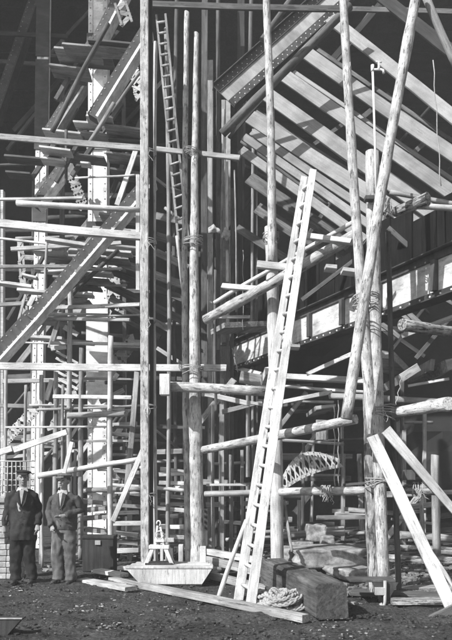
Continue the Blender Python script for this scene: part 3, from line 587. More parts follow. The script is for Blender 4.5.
# fan of sloping boards behind the posts
for i, (x1, y1, x2, y2, th) in enumerate([(106, 258, 186, 286, 8), (108, 270, 186, 300, 7), (106, 284, 186, 322, 8), (110, 298, 170, 330, 6), (112, 312, 160, 338, 6), (156, 236, 188, 246, 8), (156, 252, 188, 268, 7), (106, 246, 142, 256, 6), (112, 232, 142, 238, 5), (156, 216, 184, 222, 7), (170, 190, 188, 196, 6)]):
    pos = ['uppermost long board', 'second long board', 'third long board', 'fourth board', 'lowest short board', 'stub right of the thin pole', 'lower stub right of the thin pole', 'highest left-hand board', 'thin left-hand board', 'stub beside the old ladder', 'top stub beside the old ladder'][i]
    row('edge', x1, y1, 14.8+.12*i, x2, y2, 14.8+.12*i, th, th, 'mid' if i % 3 == 0 else 'dim', 'sloping_board', 'board', pos+' of the fan sloping behind the square post', group='fan of sloping boards', ext=.06)
rows([
 ('log', 52, 132, 13, 108, 24, 13, 5, 4.5, 'dim', 'leaning_pole', 'pole', 'dark leaning pole across the upper left platform'),
 ('log', 90, 142, 12.8, 114, 103, 12.8, 4.5, 4, 'mid', 'leaning_pole', 'pole', 'short leaning pole with a lit top near the dull board'),
 ('log', 112, 112, 13, 140, 72, 13, 3, 3, 'mid', 'leaning_pole', 'pole', 'thin grey rod leaning up to the square post near the top'),
 ('edge', 117, 205, 13.5, 136, 150, 13.5, 5, 5, 'white', 'leaning_pole', 'lath', 'bright lath leaning right above the long steel chord', .04),
 ('log', 40, 312, 13.8, 100, 256, 13.8, 4, 4, 'dim', 'leaning_pole', 'pole', 'dark thin pole leaning through the left scaffold clutter'),
 ('log', 66, 300, 14, 118, 250, 14, 5, 4, 'dim', 'leaning_pole', 'pole', 'dark stout pole leaning across the broad pale column'),
 ('edge', 17, 326, 14.2, 26, 293, 14.2, 2.5, 2.5, 'pale', 'leaning_pole', 'lath', 'thin lath leaning at far left above the chord', .03),
 ('edge', 50, 348, 14.2, 64, 302, 14.2, 5, 5, 'mid', 'leaning_pole', 'plank', 'grey plank leaning between the pale columns', .04),
 ('edge', 64, 327, 13.9, 78, 335, 13.9, 5, 5, 'white', 'leaning_pole', 'offcut', 'bright offcut lodged at mid height between the pale columns', .04),
 ('edge', 51, 348, 13.8, 66, 346, 13.8, 6, 6, 'white', 'leaning_pole', 'offcut', 'bright flat offcut beside the narrow left column above the brightest rail', .05),
 ('edge', 67, 272, 13.7, 74, 266, 13.7, 5, 5, 'white', 'leaning_pole', 'offcut', 'bright scrap lodged in the middle of the left clutter', .04),
 ('edge', 88, 258, 13.4, 96, 248, 13.4, 7, 6, 'white', 'leaning_pole', 'offcut', 'bright scrap against the broad column under the thick rail', .04),
 ('edge', 29, 306, 14.2, 34, 296, 14.2, 5, 5, 'white', 'leaning_pole', 'offcut', 'bright scrap on the narrow left column over the chord', .04),
 ('edge', 43, 316, 14, 52, 296, 14, 6, 5, 'white', 'leaning_pole', 'offcut', 'bright scrap right of the narrow left column over the chord', .04),
 ('edge', 60, 430, 14, 61, 398, 14, 4, 4, 'pale', 'leaning_pole', 'offcut', 'pale upright scrap between the pale columns under the brightest rail', .04),
 ('edge', 46, 400, 13.8, 52, 380, 13.8, 5, 5, 'white', 'leaning_pole', 'offcut', 'bright scrap right of the narrow left column under the brightest rail', .04),
 ('log', 22, 440, 14.4, 60, 446, 14.4, 4, 4, 'mid', 'leaning_pole', 'pole', 'grey pole level behind the tilted bright plank'),
 ('edge', 62, 482, 12.2, 72, 442, 12.4, 4, 4, 'pale', 'leaning_pole', 'lath', 'pale lath rising behind the right man', .03),
 ('edge', 100, 402, 14.4, 124, 390, 14.4, 5, 5, 'mid', 'leaning_pole', 'plank', 'short grey plank tilted at the foot of the broad column', .04),
 ('log', 186, 312, 12.3, 177, 236, 12.3, 4, 3.4, 'pale', 'leaning_pole', 'pole', 'thin pale pole leaning down to the lashed poles below the old ladder'),
 ('edge', 138, 290, 12.8, 138, 175, 12.8, 4, 4, 'pale', 'leaning_pole', 'lath', 'pale upright lath hugging the left side of the square post', .04),
], 'leaning poles and scraps of the left scaffold')
# striped slats beneath the brightest rail
for i in range(6):
    row('edge', 56, 372-i*6.5+12, 14.4, 78, 380-i*6.5+16, 14.4, 2.6, 2.6, 'white' if i > 1 else 'pale', 'stair_slat', 'slat', ('bottom', 'second', 'third', 'fourth', 'fifth', 'top')[i]+' slat of the small sloping slat set between the pale columns', group='slats between the pale columns', ext=.04)
# timber stacked low behind the scaffold
rnd = random.Random(5)
names = ['far left', 'left', 'left of the square post', 'just behind the square post', 'behind the thin poles', 'left of the lashed poles']
k = 0
for si, (xa, xb, yb) in enumerate([(84, 108, 548), (114, 141, 552), (157, 186, 546), (112, 142, 500), (158, 188, 505)]):
    for j in range(6):
        Y = 14.0+.35*rnd.random(); y = yb-j*(9 if si < 3 else 7)-rnd.uniform(0, 3); x1 = xa+rnd.uniform(-4, 5); x2 = xb+rnd.uniform(-3, 6)
        m = rnd.choice(['pale', 'mid', 'mid', 'dim', 'white'])
        row('edge', x1, y, Y, x2, y+rnd.uniform(-3, 3), Y, rnd.uniform(3, 5), 4, m, 'stacked_timber', 'timber',
            ('lowest', 'second', 'third', 'fourth', 'fifth', 'topmost')[j]+' baulk of the '+('stack nearest the man in worn trousers', 'low stack left of the square post', 'low stack between thin pole and lashed poles', 'upper stack left of the square post', 'upper stack left of the lashed poles')[si], group='baulks stacked behind the scaffold', ext=.3); k += 1
# dim tangle of members filling the depth behind
TANGLE = []
MARKS = [(97, 30, 'the upper plank platform'), (44, 60, 'the dark top of the narrow left column'), (20, 100, 'the far back steel diagonal'), (70, 142, 'the dull level board'), (97, 185, 'the broad pale column under the dull board'), (36, 185, 'the narrow pale column under the dull board'), (70, 226, 'the thick bright rail'), (20, 226, 'the left end of the thick bright rail'), (125, 232, 'the right end of the thick bright rail'), (36, 285, 'the bright planks on the narrow column'), (97, 290, 'the broad column at mid height'), (70, 290, 'the pale pole between the columns'), (126, 300, 'the fan of sloping boards'), (20, 332, 'the dark steel chord at the left border'),
 (36, 366, 'the brightest rail at the narrow column'), (97, 366, 'the brightest rail at the broad column'), (126, 366, 'the brightest rail beside the square post'), (20, 420, 'the lattice strut at far left'), (40, 441, 'the tilted bright plank'), (64, 400, 'the slats between the pale columns'), (97, 414, 'the short level grey pole'), (97, 466, 'the thin pole over the men'), (128, 485, 'the propped bright plank'), (22, 475, 'the cap of the dark-suited man'), (98, 545, 'the tool chest'), (158, 545, 'the pulley stand'), (172, 500, 'the thin grey pole near its foot'), (160, 440, 'the foot of the nearly black upright'), (172, 390, 'the white block'), (172, 250, 'the foot of the old ladder'), (160, 200, 'the lower half of the old ladder'), (172, 330, 'the thin grey pole at mid height'),
 (215, 100, 'the top of the lashed poles'), (240, 120, 'the lower end of the riveted rib'), (225, 155, 'the end of the grey tied board'), (220, 230, 'the white rags'), (225, 285, 'the short pale timber by the rod'), (215, 340, 'the lashed poles at mid height'), (235, 357, 'the far end of the girder'), (270, 330, 'the stout pole above the girder'), (320, 300, 'the middle of the girder'), (380, 300, 'the girder at the right cluster'), (430, 300, 'the girder near the right border'), (300, 345, 'the underside of the girder'), (240, 395, 'the thick level log'), (235, 440, 'the left part of the rising log'), (320, 425, 'the right part of the rising log'), (340, 395, 'the foot of the steep pole'), (420, 405, 'the thick sawn log'), (235, 490, 'the low grey log'), (315, 470, 'the lattice bow'), (340, 491, 'the roped log'), (418, 488, 'the short roped log'), (437, 470, 'the short grey post'), (400, 450, 'the head of the broad bright plank'), (220, 540, 'the foot of the lashed poles'), (250, 540, 'the foot of the ladder'), (295, 530, 'the thin stake by the stout pole'), (322, 550, 'the pale slab'), (360, 540, 'the foot of the right cluster'), (430, 545, 'the logs behind the right cluster'),
 (300, 60, 'the riveted rib'), (280, 150, 'the tight bundle of raking planks'), (310, 220, 'the ladder top'), (340, 60, 'the tall left-leaning pole'), (376, 90, 'the iron tap'), (420, 100, 'the uppermost raking planks'), (420, 190, 'the stubby barky log'), (380, 160, 'the sawn-off stout pole'), (260, 215, 'the shaded lowest raking planks')]
def tangle_labels():
    seen = {}
    for o, k, tone, form, x, y in TANGLE:
        m = min(MARKS, key=lambda q: (q[0]-x)**2+((q[1]-y)*1.15)**2); dx, dy = x-m[0], y-m[1]
        rel = 'behind' if abs(dx)+abs(dy) < 7 else (('right of' if dx > 0 else 'left of') if abs(dx) > abs(dy) else ('below' if dy > 0 else 'above'))
        kk = {'h': 'level', 'v': 'upright', 'd': 'right-falling', 'u': 'right-rising'}[k]
        seen.setdefault((tone, kk, form, rel+' '+m[2]), []).append((y, x, o))
    for (tone, kk, form, where), L_ in seen.items():
        L_.sort(key=lambda q: q[0])
        for i, (y, x, o) in enumerate(L_):
            pre = '' if len(L_) == 1 else ('upper ' if i == 0 else 'lower ') if len(L_) == 2 else (('topmost ', 'second ', 'third ', 'fourth ', 'fifth ', 'sixth ')[min(i, 5)])
            o['label'] = pre+tone+' '+kk+' '+form+' '+where
def tangle(n, x0, x1, y0, y1, Y0, Y1, label, group, kinds, sd_, ms, lmin, lmax, name='tangle_timber', cat='timber', thin=1.0, xmax=1e9):
    rnd = random.Random(sd_)
    for i in range(n):
        form = 'board'; k = rnd.choice(kinds); x, y, Y = rnd.uniform(x0, x1), rnd.uniform(y0, y1), rnd.uniform(Y0, Y1); L_ = rnd.uniform(lmin, lmax)
        an = {'h': rnd.gauss(0, .05), 'v': math.pi/2+rnd.gauss(0, .03), 'd': -rnd.uniform(.5, .75), 'u': rnd.gauss(.93, .05)}[k]
        dx, dy = math.cos(an)*L_/2, -math.sin(an)*L_/2
        if k == 'v':                                        # uprights stand on the ground
            Lx = rnd.uniform(.4, 1); a, b = gx(x, Y), P(x+rnd.uniform(-3, 3), min(y, 470)*Lx+y0*(1-Lx), Y)
            o = log(a, b, px(rnd.uniform(2.5, 4), Y), px(3, Y), M[rnd.choice(ms)], name) if rnd.random() < .6 else board(a, b, px(rnd.uniform(3, 5), Y), .08, M[rnd.choice(ms)], name, flat=False)
        else:
            sh = min(0, xmax-(x+abs(dx))); x += sh; a, b = P(x-dx, y-dy, Y), P(x+dx, y+dy, Y+rnd.uniform(-.6, .6))
            a.z = max(a.z, .06); b.z = max(b.z, .06)
            o = board(a, b, px(rnd.uniform(2.5, 6)*thin, Y), .06, M[rnd.choice(ms)], name, flat=False) if rnd.random() < .65 else log(a, b, px(rnd.uniform(2.5, 4.5)*thin, Y), px(3*thin, Y), M[rnd.choice(ms)], name)
        form = 'pole' if len(o.data.polygons) > 90 and len(o.data.vertices) % 14 == 0 else 'board'
        tone = {'dim_wood': 'dim', 'weathered_wood': 'grey', 'pale_wood': 'pale', 'tarred_wood': 'very dark'}[o.data.materials[0].name]
        TANGLE.append((o, k, tone, form, x if k != 'v' else x, y)); tag(o, label, cat, group)
tangle(44, 210, 450, 372, 520, 14.6, 20, 'dim timber among the tangle in the far bay under the girder', 'tangle in the far bay', 'hhhhvvvu', 3, ['dim', 'dim', 'mid', 'mid', 'pale'], 25, 90)
tangle(34, 205, 450, 492, 550, 12.9, 17, 'low dim timber lying deep in the bay behind the squared timber', 'low timbers in the far bay', 'hhh', 4, ['dim', 'mid', 'mid'], 15, 60)
tangle(24, 238, 440, 275, 345, 17.6, 20, 'shaded member in the darkness beyond the girder', 'members beyond the girder', 'hhdu', 5, ['dim', 'mid'], 30, 110)
tangle(14, 245, 450, 10, 250, 16.5, 19, 'shaded joist crossing behind the raking planks', 'joists behind the raking planks', 'ddu', 6, ['dim', 'dark', 'dim'], 50, 130, 'shaded_joist', 'joist')
tangle(12, 200, 258, 60, 330, 16, 20, 'dim upright in the shaded gap between lashed poles and raking planks', 'dim uprights in the middle gap', 'vvvv', 7, ['dim', 'dim', 'mid'], 40, 130, 'gap_upright', 'upright')
tangle(26, 20, 120, 190, 350, 17.5, 20.5, '', 'tangle of the left scaffold', 'hhhhuu', 8, ['dim', 'mid', 'mid', 'pale'], 45, 110)
tangle(22, 0, 130, 350, 480, 17.5, 20.5, '', 'tangle above the men', 'hhhuuv', 9, ['dim', 'mid', 'pale', 'mid'], 35, 90)
tangle(14, 20, 130, 175, 345, 13.0, 14.4, '', 'long thin poles of the left scaffold', 'hhhhu', 21, ['pale', 'pale', 'mid'], 60, 120, 'thin_pole', 'pole', .65, 140)
tangle(12, 20, 130, 372, 452, 13.0, 14.6, '', 'long thin poles over the men', 'hhhv', 23, ['pale', 'mid', 'mid'], 50, 110, 'thin_pole', 'pole', .7, 140)
tangle(12, 108, 141, 380, 480, 14.2, 17, '', 'boards left of the square post', 'hhh', 19, ['dim', 'mid', 'pale', 'mid'], 20, 34)
tangle(14, 60, 190, 470, 548, 14, 18, 'low member in the shadowy scaffold behind the chest and posts', 'low tangle behind the posts', 'hhhv', 10, ['dim', 'mid', 'pale'], 15, 45)
tangle(16, 0, 140, 20, 180, 16.5, 20, 'shaded member far back in the upper left', 'far members in the upper left', 'uuhuv', 12, ['dim', 'dark', 'dim'], 40, 120)
tangle(12, 156, 190, 180, 470, 14, 18, 'dim member glimpsed between thin poles and lashed poles', 'members between the posts', 'hhd', 13, ['dim', 'mid'], 20, 50)
tangle_labels()
TN = ['first', 'second', 'third', 'fourth', 'fifth', 'sixth']
for i in range(6):      # stepped tiers following the long steel chord down to the left
    x1, y1 = 108-15.5*i, 206+21*i; x2 = x1+62-4*i
    x2 = min(x2, 141)
    for j, (dx, dy, wd_, m_) in enumerate(((0, 0, .3, 'pale'), (-9, 7, .45, 'mid'))):
        row('flat', x1+dx, y1+dy, 14.0+.35*j, x2+dx*.3, y1+dy+4, 14.0+.35*j, 2.4, 2.4, m_, 'tier_plank', 'plank', ('front' if j == 0 else 'rear')+' plank of the '+TN[i]+' tier from the top along the long steel chord', 'stepped tiers of planks', wd_)
    row('edge', x1+6, y1+26, 14.7, x1+26, y1-3, 14.7, 3, 3, 'mid', 'tier_bearer', 'bearer', 'raking bearer under the '+TN[i]+' tier from the top along the long steel chord', 'bearers of the stepped tiers', .06)
rows([
 ('log', 178, 570, 16, 177, -20, 16, 4, 4, 'dim', 'far_upright', 'pole', 'dim upright just left of the slimmer lashed pole, running out at the top'),
 ('sq', 206, 560, 17, 205, -20, 17, 6, 6, 'dim', 'far_upright', 'post', 'dim square upright right of the lashed poles, running out at the top'),
 ('log', 216, 560, 17.5, 218, -20, 17.5, 5, 4, 'dim', 'far_upright', 'pole', 'dim round upright behind the narrow grey column, running out at the top'),
 ('sq', 240, 560, 18, 241, -20, 18, 7, 7, 'dark', 'far_upright', 'post', 'very dark upright between shaded grey column and raking planks'),
 ('log', 250, 90, 16.5, 252, -20, 16.5, 4, 4, 'dim', 'far_upright', 'pole', 'dim upright just left of the slim pole above the riveted rib'),
 ('edge', 302, 300, 13.4, 398, 228, 12.9, 4, 4, 'dim', 'far_upright', 'brace', 'dim brace behind the stout slanting log', .1),
], 'dim uprights behind the scaffold')
# raking bearers the stepped planks rest on
rows([
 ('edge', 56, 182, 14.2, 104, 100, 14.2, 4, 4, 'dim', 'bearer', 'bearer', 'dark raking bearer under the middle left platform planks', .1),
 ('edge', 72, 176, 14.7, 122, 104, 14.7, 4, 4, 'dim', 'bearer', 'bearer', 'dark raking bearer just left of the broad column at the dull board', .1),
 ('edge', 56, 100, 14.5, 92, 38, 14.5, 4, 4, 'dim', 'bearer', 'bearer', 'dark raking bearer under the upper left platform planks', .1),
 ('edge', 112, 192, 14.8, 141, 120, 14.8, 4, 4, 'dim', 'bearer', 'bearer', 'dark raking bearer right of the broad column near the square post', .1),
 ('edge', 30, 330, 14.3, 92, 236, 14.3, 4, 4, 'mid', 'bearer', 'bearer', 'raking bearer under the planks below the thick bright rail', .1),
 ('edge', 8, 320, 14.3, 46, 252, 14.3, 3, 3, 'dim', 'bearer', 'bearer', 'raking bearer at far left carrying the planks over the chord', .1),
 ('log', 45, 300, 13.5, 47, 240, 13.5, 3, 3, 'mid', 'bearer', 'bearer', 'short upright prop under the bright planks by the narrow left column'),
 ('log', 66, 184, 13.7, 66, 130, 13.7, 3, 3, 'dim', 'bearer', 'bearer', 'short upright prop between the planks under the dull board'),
], 'bearers of the left platforms')
#@@LADDERS
def rung_ladder(name, lf, lt, rf, rt, wf, wt, n, m, label, r=.02):
    """rails from foot to top, each a point pair"""
    t = empty(name, (lf+rf)/2, None, label, 'ladder', 'ladders'); o0 = t.location
    for a, b in ((lf, lt), (rf, rt)):
        s = board(a, b, wf, wf*.75, M[m], 'rail', flat=False, taper=1-wt/wf)
        s.location = a-o0; s.parent = t
    for i in range(n):
        u = (i+.8)/(n+.5); A = lf.lerp(lt, u); B = rf.lerp(rt, u)
        MB().tube([A-o0, A.lerp(B, .5)-o0, B-o0], [r, r*1.15, r], 8).build('rung', M['pale' if m == 'white' else 'mid'], t)
    return t
rung_ladder('wooden_ladder', P(238.5, 600, 9.62), P(304, 178, 10.45), P(250.5, 607, 9.2), P(313, 171, 10.05), .135, .095, 22, 'white',
            'long whitewashed wooden ladder leaning in front of the stout pole', .024)
rung_ladder('wooden_ladder', P(178.5, 240, 12.75), P(156.5, 15, 12.95), P(188, 236, 12.6), P(165.5, 14, 12.8), .05, .04, 20, 'mid',
            'old narrow ladder high up behind the thin grey pole', .02)
# iron tap on its standpipe
t = empty('iron_tap', P(376.5, 205, 9.4), None, 'iron tap on a thin standpipe strapped to the sawn-off stout pole', 'tap'); o0 = t.location
a = P(376.5, 205, 9.5)-o0; b = P(372.5, 66, 9.5)-o0; u = px(1, 9.5)
MB().tube([a, a.lerp(b, .5)+Vector((.004, 0, 0)), b], 1.1*u, 10).build('standpipe', M['rivet'], t)
MB().tube([b-Vector((0, 0, 5.5*u)), b+Vector((0, 0, 1*u))], 1.7*u, 10).build('pipe_socket', M['rivet'], t)
c0 = b+Vector((0, 0, -3.5*u))
mb = MB(); mb.tube([c0, c0+Vector((4*u, 0, 0)), c0+Vector((8*u, 0, 0)), c0+Vector((10.5*u, 0, -.6*u)), c0+Vector((11.3*u, 0, -3.8*u))], [.9*u, 1.1*u, 1.2*u, 1.2*u, 1.35*u], 10)
mb.tube([c0+Vector((6.3*u, 0, 0)), c0+Vector((6.3*u, 0, 3*u)), c0+Vector((6.3*u, 0, 7.5*u))], [1.5*u, 1.1*u, .6*u], 10); mb.build('spout', M['rivet'], t)
mb = MB(); hc = c0+Vector((6.3*u, 0, 7.8*u)); mb.tube([hc-Vector((3*u, 0, -.4*u)), hc, hc+Vector((3*u, 0, -.6*u))], [.7*u, .5*u, .7*u], 8); mb.build('handle', M['rivet'], t)
MB().box(-4.5*u, 4.5*u, .03, .15, -2*u, 2*u, Matrix.Translation(P(370.5, 196, 9.5)-o0)).build('pipe_strap', M['steeld'], t)
# ropes
def ropeline(name, pts, r, label, parent=None, cat='rope', m='rope'):
    mb = MB(); mb.tube(pts, r, 6); o = mb.build(name, M[m], parent)
    if parent is None: tag(o, label, cat)
    return o
def hang(x1, y1, x2, y2, Y, sag=0.0, n=10):
    a, b = P(x1, y1, Y), P(x2, y2, Y); return [a.lerp(b, i/n)+Vector((.012*math.sin(i*1.9), 0, -sag*math.sin(math.pi*i/n))) for i in range(n+1)]
ropeline('hanging_rope', hang(334, 406, 335, 486, 10.5), .008, 'left strand of rope hanging behind the gently rising log')
ropeline('hanging_rope', hang(338, 400, 339, 486, 10.6), .008, 'right strand of rope hanging behind the gently rising log')
ropeline('hanging_rope', hang(433, 60, 441, 186, 11), .008, 'long thin rope hanging in front of the raking planks at far right')
ropeline('hanging_rope', hang(374, 205, 375, 262, 9.3), .006, 'short rope end dangling over the crossed right poles')
ropeline('hanging_rope', hang(243, 250, 243, 330, 14), .006, 'faint cord hanging left of the stout pole')
ropeline('hanging_rope', hang(402, 375, 396, 405, 9.7), .006, 'frayed cord hanging onto the thick sawn log')
ropeline('hanging_rope', hang(350, 62, 345, 105, 9.5, -.03), .007, 'loose rope tail beside the tall left-leaning pole')
ropeline('hanging_rope', hang(232, 348, 238, 372, 14.5), .012, 'short cord at the far end of the plate girder')
def lashing(x, y, Y, r, axis, label, turns=4, pitch=.02, rr=.007, name='rope_lashing', tails=2):
    """rope wound round a pole"""
    rnd = random.Random(nseed()); c = P(x, y, Y); ax = axis.normalized(); u = ax.orthogonal().normalized(); v = ax.cross(u); pts = []
    for i in range(turns*14+1):
        a = i/14*2*math.pi
        if i % 14 == 0: tl = rnd.uniform(-.35, .35)*r; tp = rnd.uniform(0, 6.3)
        pts.append(c+ax*(pitch*(i/14-turns/2)+.01*math.sin(i*.9)+tl*math.cos(a+tp))+(u*math.cos(a)+v*math.sin(a))*(r+rr*.8+.004*rnd.random()))
    mb = MB(); mb.tube(pts, rr, 6)
    for k in range(tails):
        p = c+Vector((rnd.uniform(-.03, .03), -r-.01, 0)); q = [p]
        for i in range(6): p = p+Vector((rnd.uniform(-.03, .035), rnd.uniform(-.01, .01), -rnd.uniform(.01, .045))); q.append(p)
        mb.tube(q, rr*.8, 5)
    return tag(mb.build(name, M['rope'], None), label, 'rope', 'rope lashings')
X = Vector((1, 0, 0)); Z = Vector((0, 0, 1))
lashing(326, 491, 10.5, .075, X, 'tangled rope lashing round the level log left of the right cluster', 7, .025, tails=7)
lashing(418, 489, 9.75, .085, X, 'frayed rope lashing round the short roped log at far right', 6, .028, tails=8)
lashing(193, 241, 12.1, .16, Z, 'rope lashing binding the two tall poles at the thick rail height', 6)
lashing(192, 153, 12.2, .14, Z, 'rope lashing binding the two tall poles at the grey board', 4)
lashing(193, 368, 12.05, .18, Z, 'rope lashing binding the two tall poles at the brightest rail', 5)
lashing(271, 236, 11.2, .12, Z, 'rope lashing at the splice of slim and stout pole', 5)
lashing(366, 300, 9.5, .17, Z, 'rope lashing where the steep pole crosses the tall one', 5, .03)
lashing(380, 412, 9.85, .2, Z, 'rope lashing round the right cluster at the sawn log', 5, .025)
lashing(380, 482, 9.85, .2, Z, 'lower rope lashing round the right cluster', 3, .025, tails=0)
lashing(149, 243, 11.7, .12, Z, 'wire tie round square and black posts at the thick rail', 3, .02, .006)
lashing(149, 321, 11.7, .12, Z, 'wire tie round square and black posts above the brightest rail', 3, .02, .006)
lashing(149, 407, 11.7, .12, Z, 'wire tie round square and black posts below the brightest rail', 3, .02, .006)
lashing(149, 494, 11.7, .12, Z, 'lowest wire tie round square and black posts', 3, .02, .006)
lashing(149, 154, 11.7, .12, Z, 'highest wire tie round square and black posts', 3, .02, .006)
lashing(388, 205, 9.8, .09, X, 'rope knot on the stubby barky log high on the right cluster', 4, tails=5)
# dark block wedged into the crossed planks
tag(MB().box(-.07, .07, -.08, .08, -.07, .07).build('timber_block', M['dim']), 'dark small block wedged above the short roped log', 'block').location = P(409, 475, 9.7)
def rag(x, y, Y, w_, h_, label, sd_):
    bmx = bmesh.new(); bmesh.ops.create_icosphere(bmx, subdivisions=3, radius=1)
    for v in bmx.verts:
        n_ = noise.noise(v.co*1.6+Vector((sd_, 0, 0))); v.co = Vector((v.co.x*w_*(1+.5*n_), v.co.y*.05*(1+n_), v.co.z*h_*(1+.7*n_)-.3*abs(v.co.x)*w_))
    me = bpy.data.meshes.new('rag'); bmx.to_mesh(me); bmx.free(); me.materials.append(M['linen']); me.polygons.foreach_set('use_smooth', [True]*len(me.polygons))
    o = link(bpy.data.objects.new('rag', me)); o.location = P(x, y, Y); return tag(o, label, 'rag', 'white rags hung on the scaffold')
rag(213.5, 229, 13, .12, .07, 'white bundled rag nearest the lashed poles', 1)
rag(226, 233.5, 13, .07, .10, 'white drooping rag on the shaded grey column', 4)
#@@FORE
# ------------------------------------------------------------------ things on the ground
# mortar trough with sloping ends
Yt = 10.95; t = empty('mortar_trough', gx(172, Yt), None, 'pale wooden mortar trough with sloping ends at the foot of the posts', 'trough')
u = px(1, Yt); zt, zb = .27, .03
def trap(y0, y1, ztop, m_): return [(-46*u, y0, ztop), (40*u, y0, ztop), (30*u, y0, zb), (-32*u, y0, zb), (-46*u, y1, ztop), (40*u, y1, ztop), (30*u, y1, zb), (-32*u, y1, zb)]
BX = [(3, 2, 1, 0), (4, 5, 6, 7), (0, 1, 5, 4), (2, 3, 7, 6), (3, 0, 4, 7), (1, 2, 6, 5)]
for y0 in (0, .62): MB().add(trap(y0, y0+.035, zt, 0), BX).build('side_board', M['pale'], t)
for sx, tx, bx in ((-1, -46*u, -32*u), (1, 40*u, 30*u)):
    MB().add([(tx, .036, zt), (tx-sx*.04, .036, zt), (bx-sx*.04, .036, zb), (bx, .036, zb), (tx, .619, zt), (tx-sx*.04, .619, zt), (bx-sx*.04, .619, zb), (bx, .619, zb)], [q[::sx] for q in BX]).build('end_board', M['pale'], t)
MB().box(-32*u, 30*u, .036, .619, zb-.03, zb).build('bottom', M['mid'], t)
for i, y0 in enumerate((.0, .24, .46)):
    MB().box(-47*u+i*.05, 41*u-i*.04, y0-.012, y0+.2, zt+.003, zt+.035).build('cover_board', M['pale'], t)
# A-frame with pulley block standing on the trough
t = empty('pulley_stand', gx(159, Yt+.25, zt+.035), None, 'small pale A-frame stand with an iron pulley block on the trough', 'stand')
def bar(mb, a, b, w_, th=.03):
    a, b = Vector(a), Vector(b); d = b-a; mt = Matrix.Translation(a) @ Vector((0, 0, 1)).rotation_difference(d).to_matrix().to_4x4()
    return mb.box(-w_/2, w_/2, -th/2, th/2, 0, d.length, mt)
for s in (-1, 1):
    bar(MB(), (s*.21, 0, 0), (s*.10, 0, .27), .06, .05).build('leg', M['white'], t)
    bar(MB(), (s*.21, .25, 0), (s*.10, .12, .27), .06, .05).build('leg', M['pale'], t)
MB().box(-.16, .16, -.04, .16, .255, .31).build('crosspiece', M['white'], t)
MB().box(-.22, .22, -.04, .26, -.001, .03).build('base_board', M['dark'], t)
mb = MB(); bar(mb, (-.06, .04, .31), (-.03, .04, .62), .03); bar(mb, (.07, .04, .31), (.02, .04, .6), .03); mb.box(-.07, .08, 0, .08, .36, .4); mb.build('iron_cheek', M['rivet'], t)
mb = MB(); mb.tube([(.005+.062*math.cos(a), .04, .47+.062*math.sin(a)) for a in [k*math.pi/8 for k in range(17)]], .018, 8); mb.build('sheave', M['steelm'], t)
mb = MB(); mb.tube([(-.01+.03*math.cos(a), .04, .66+.04*math.sin(a)) for a in [k*math.pi/6-1.2 for k in range(10)]], .012, 6); mb.build('hook', M['rivet'], t)
# wooden blocks around the post feet
for (x, y, Y, w_, h_, m, lb) in [(169.5, 540, 12.6, .17, .07, 'white', 'white flat block left of the lashed poles above a dark stump'), (170, 556, 12.7, .13, .38, 'dim', 'dark stump left of the lashed poles'), (162, 553, 12.2, .05, .34, 'pale', 'narrow pale offcut standing behind the pulley stand'), (203, 556, 11.6, .10, .32, 'pale', 'pale chock at the foot of the lashed poles'), (181, 553, 12.4, .08, .3, 'pale', 'small pale chock left of the lashed poles')]:
    o = MB().box(-w_/2, w_/2, -.06, .06, -h_/2, h_/2).build('wood_chock', M[m]); o.location = P(x, y, Y); tag(o, lb, 'chock', 'chocks at the post feet')
# long baulks behind the ladder foot
rows([
 ('edge', 205, 551, 12.1, 262, 561, 11.4, 6, 6, 'pale', 'ground_timber', 'timber', 'upper pale sleeper behind the ladder foot', .15),
 ('edge', 208, 560, 12.0, 264, 573, 11.2, 8, 8, 'mid', 'ground_timber', 'timber', 'middle grey sleeper behind the ladder foot', .15),
 ('edge', 210, 575, 11.5, 268, 590, 10.6, 7, 7, 'mid', 'ground_timber', 'timber', 'lowest grey sleeper behind the ladder foot', .15),
 ('flat', 138, 590, 10.6, 302, 625, 8.15, 7, 7, 'mid', 'ground_board', 'board', 'long plank lying aslant on the earth in front of trough and ladder', .12),
 ('flat', 76, 585, 11.35, 125, 594, 10.4, 4, 4, 'pale', 'ground_board', 'board', 'short pale board lying at the feet of the right man', .22),
 ('flat', 93, 575, 12.2, 120, 580, 11.8, 4, 4, 'pale', 'ground_board', 'board', 'short pale board lying behind the one at the right man\'s feet', .2),
 ('flat', 108, 583, 11.4, 140, 591, 10.9, 3, 3, 'mid', 'ground_board', 'board', 'grey board lying left of the trough', .16),
 ('flat', 117, 572, 12.4, 134, 573, 12.3, 4, 4, 'pale', 'ground_board', 'board', 'small pale board lying behind the left end of the trough', .25),
 ('log', 395, 549, 11.9, 470, 553, 12, 9, 9, 'bark', 'ground_log', 'log', 'pale log lying on the ground behind the right cluster'),
 ('log', 338, 556, 12.4, 470, 562, 12.4, 9, 9, 'bark', 'ground_log', 'log', 'second log lying on the ground right of the pale slab'),
 ('log', 400, 535, 13.4, 470, 541, 13.4, 8, 8, 'mid', 'ground_log', 'log', 'grey log lying furthest back at right'),
 ('log', 275, 536, 14.0, 345, 532, 14.0, 8, 8, 'mid', 'ground_log', 'log', 'grey log lying in the dark bay beyond the slab'),
], 'timber lying on the ground')
for o in list(scene.objects):
    if o.name.startswith('ground_board'): o.location.z += .065
# heavy squared timber
a, b = gx(272, 11.0, .21), gx(332, 8.35, .21)
o = board(a, b, .40, .44, M['block'], 'squared_timber', flat=True, warp=.4, ch=.035, edge_wear=.03); tag(o, 'massive squared timber block lying end-on beside the ladder foot', 'timber')
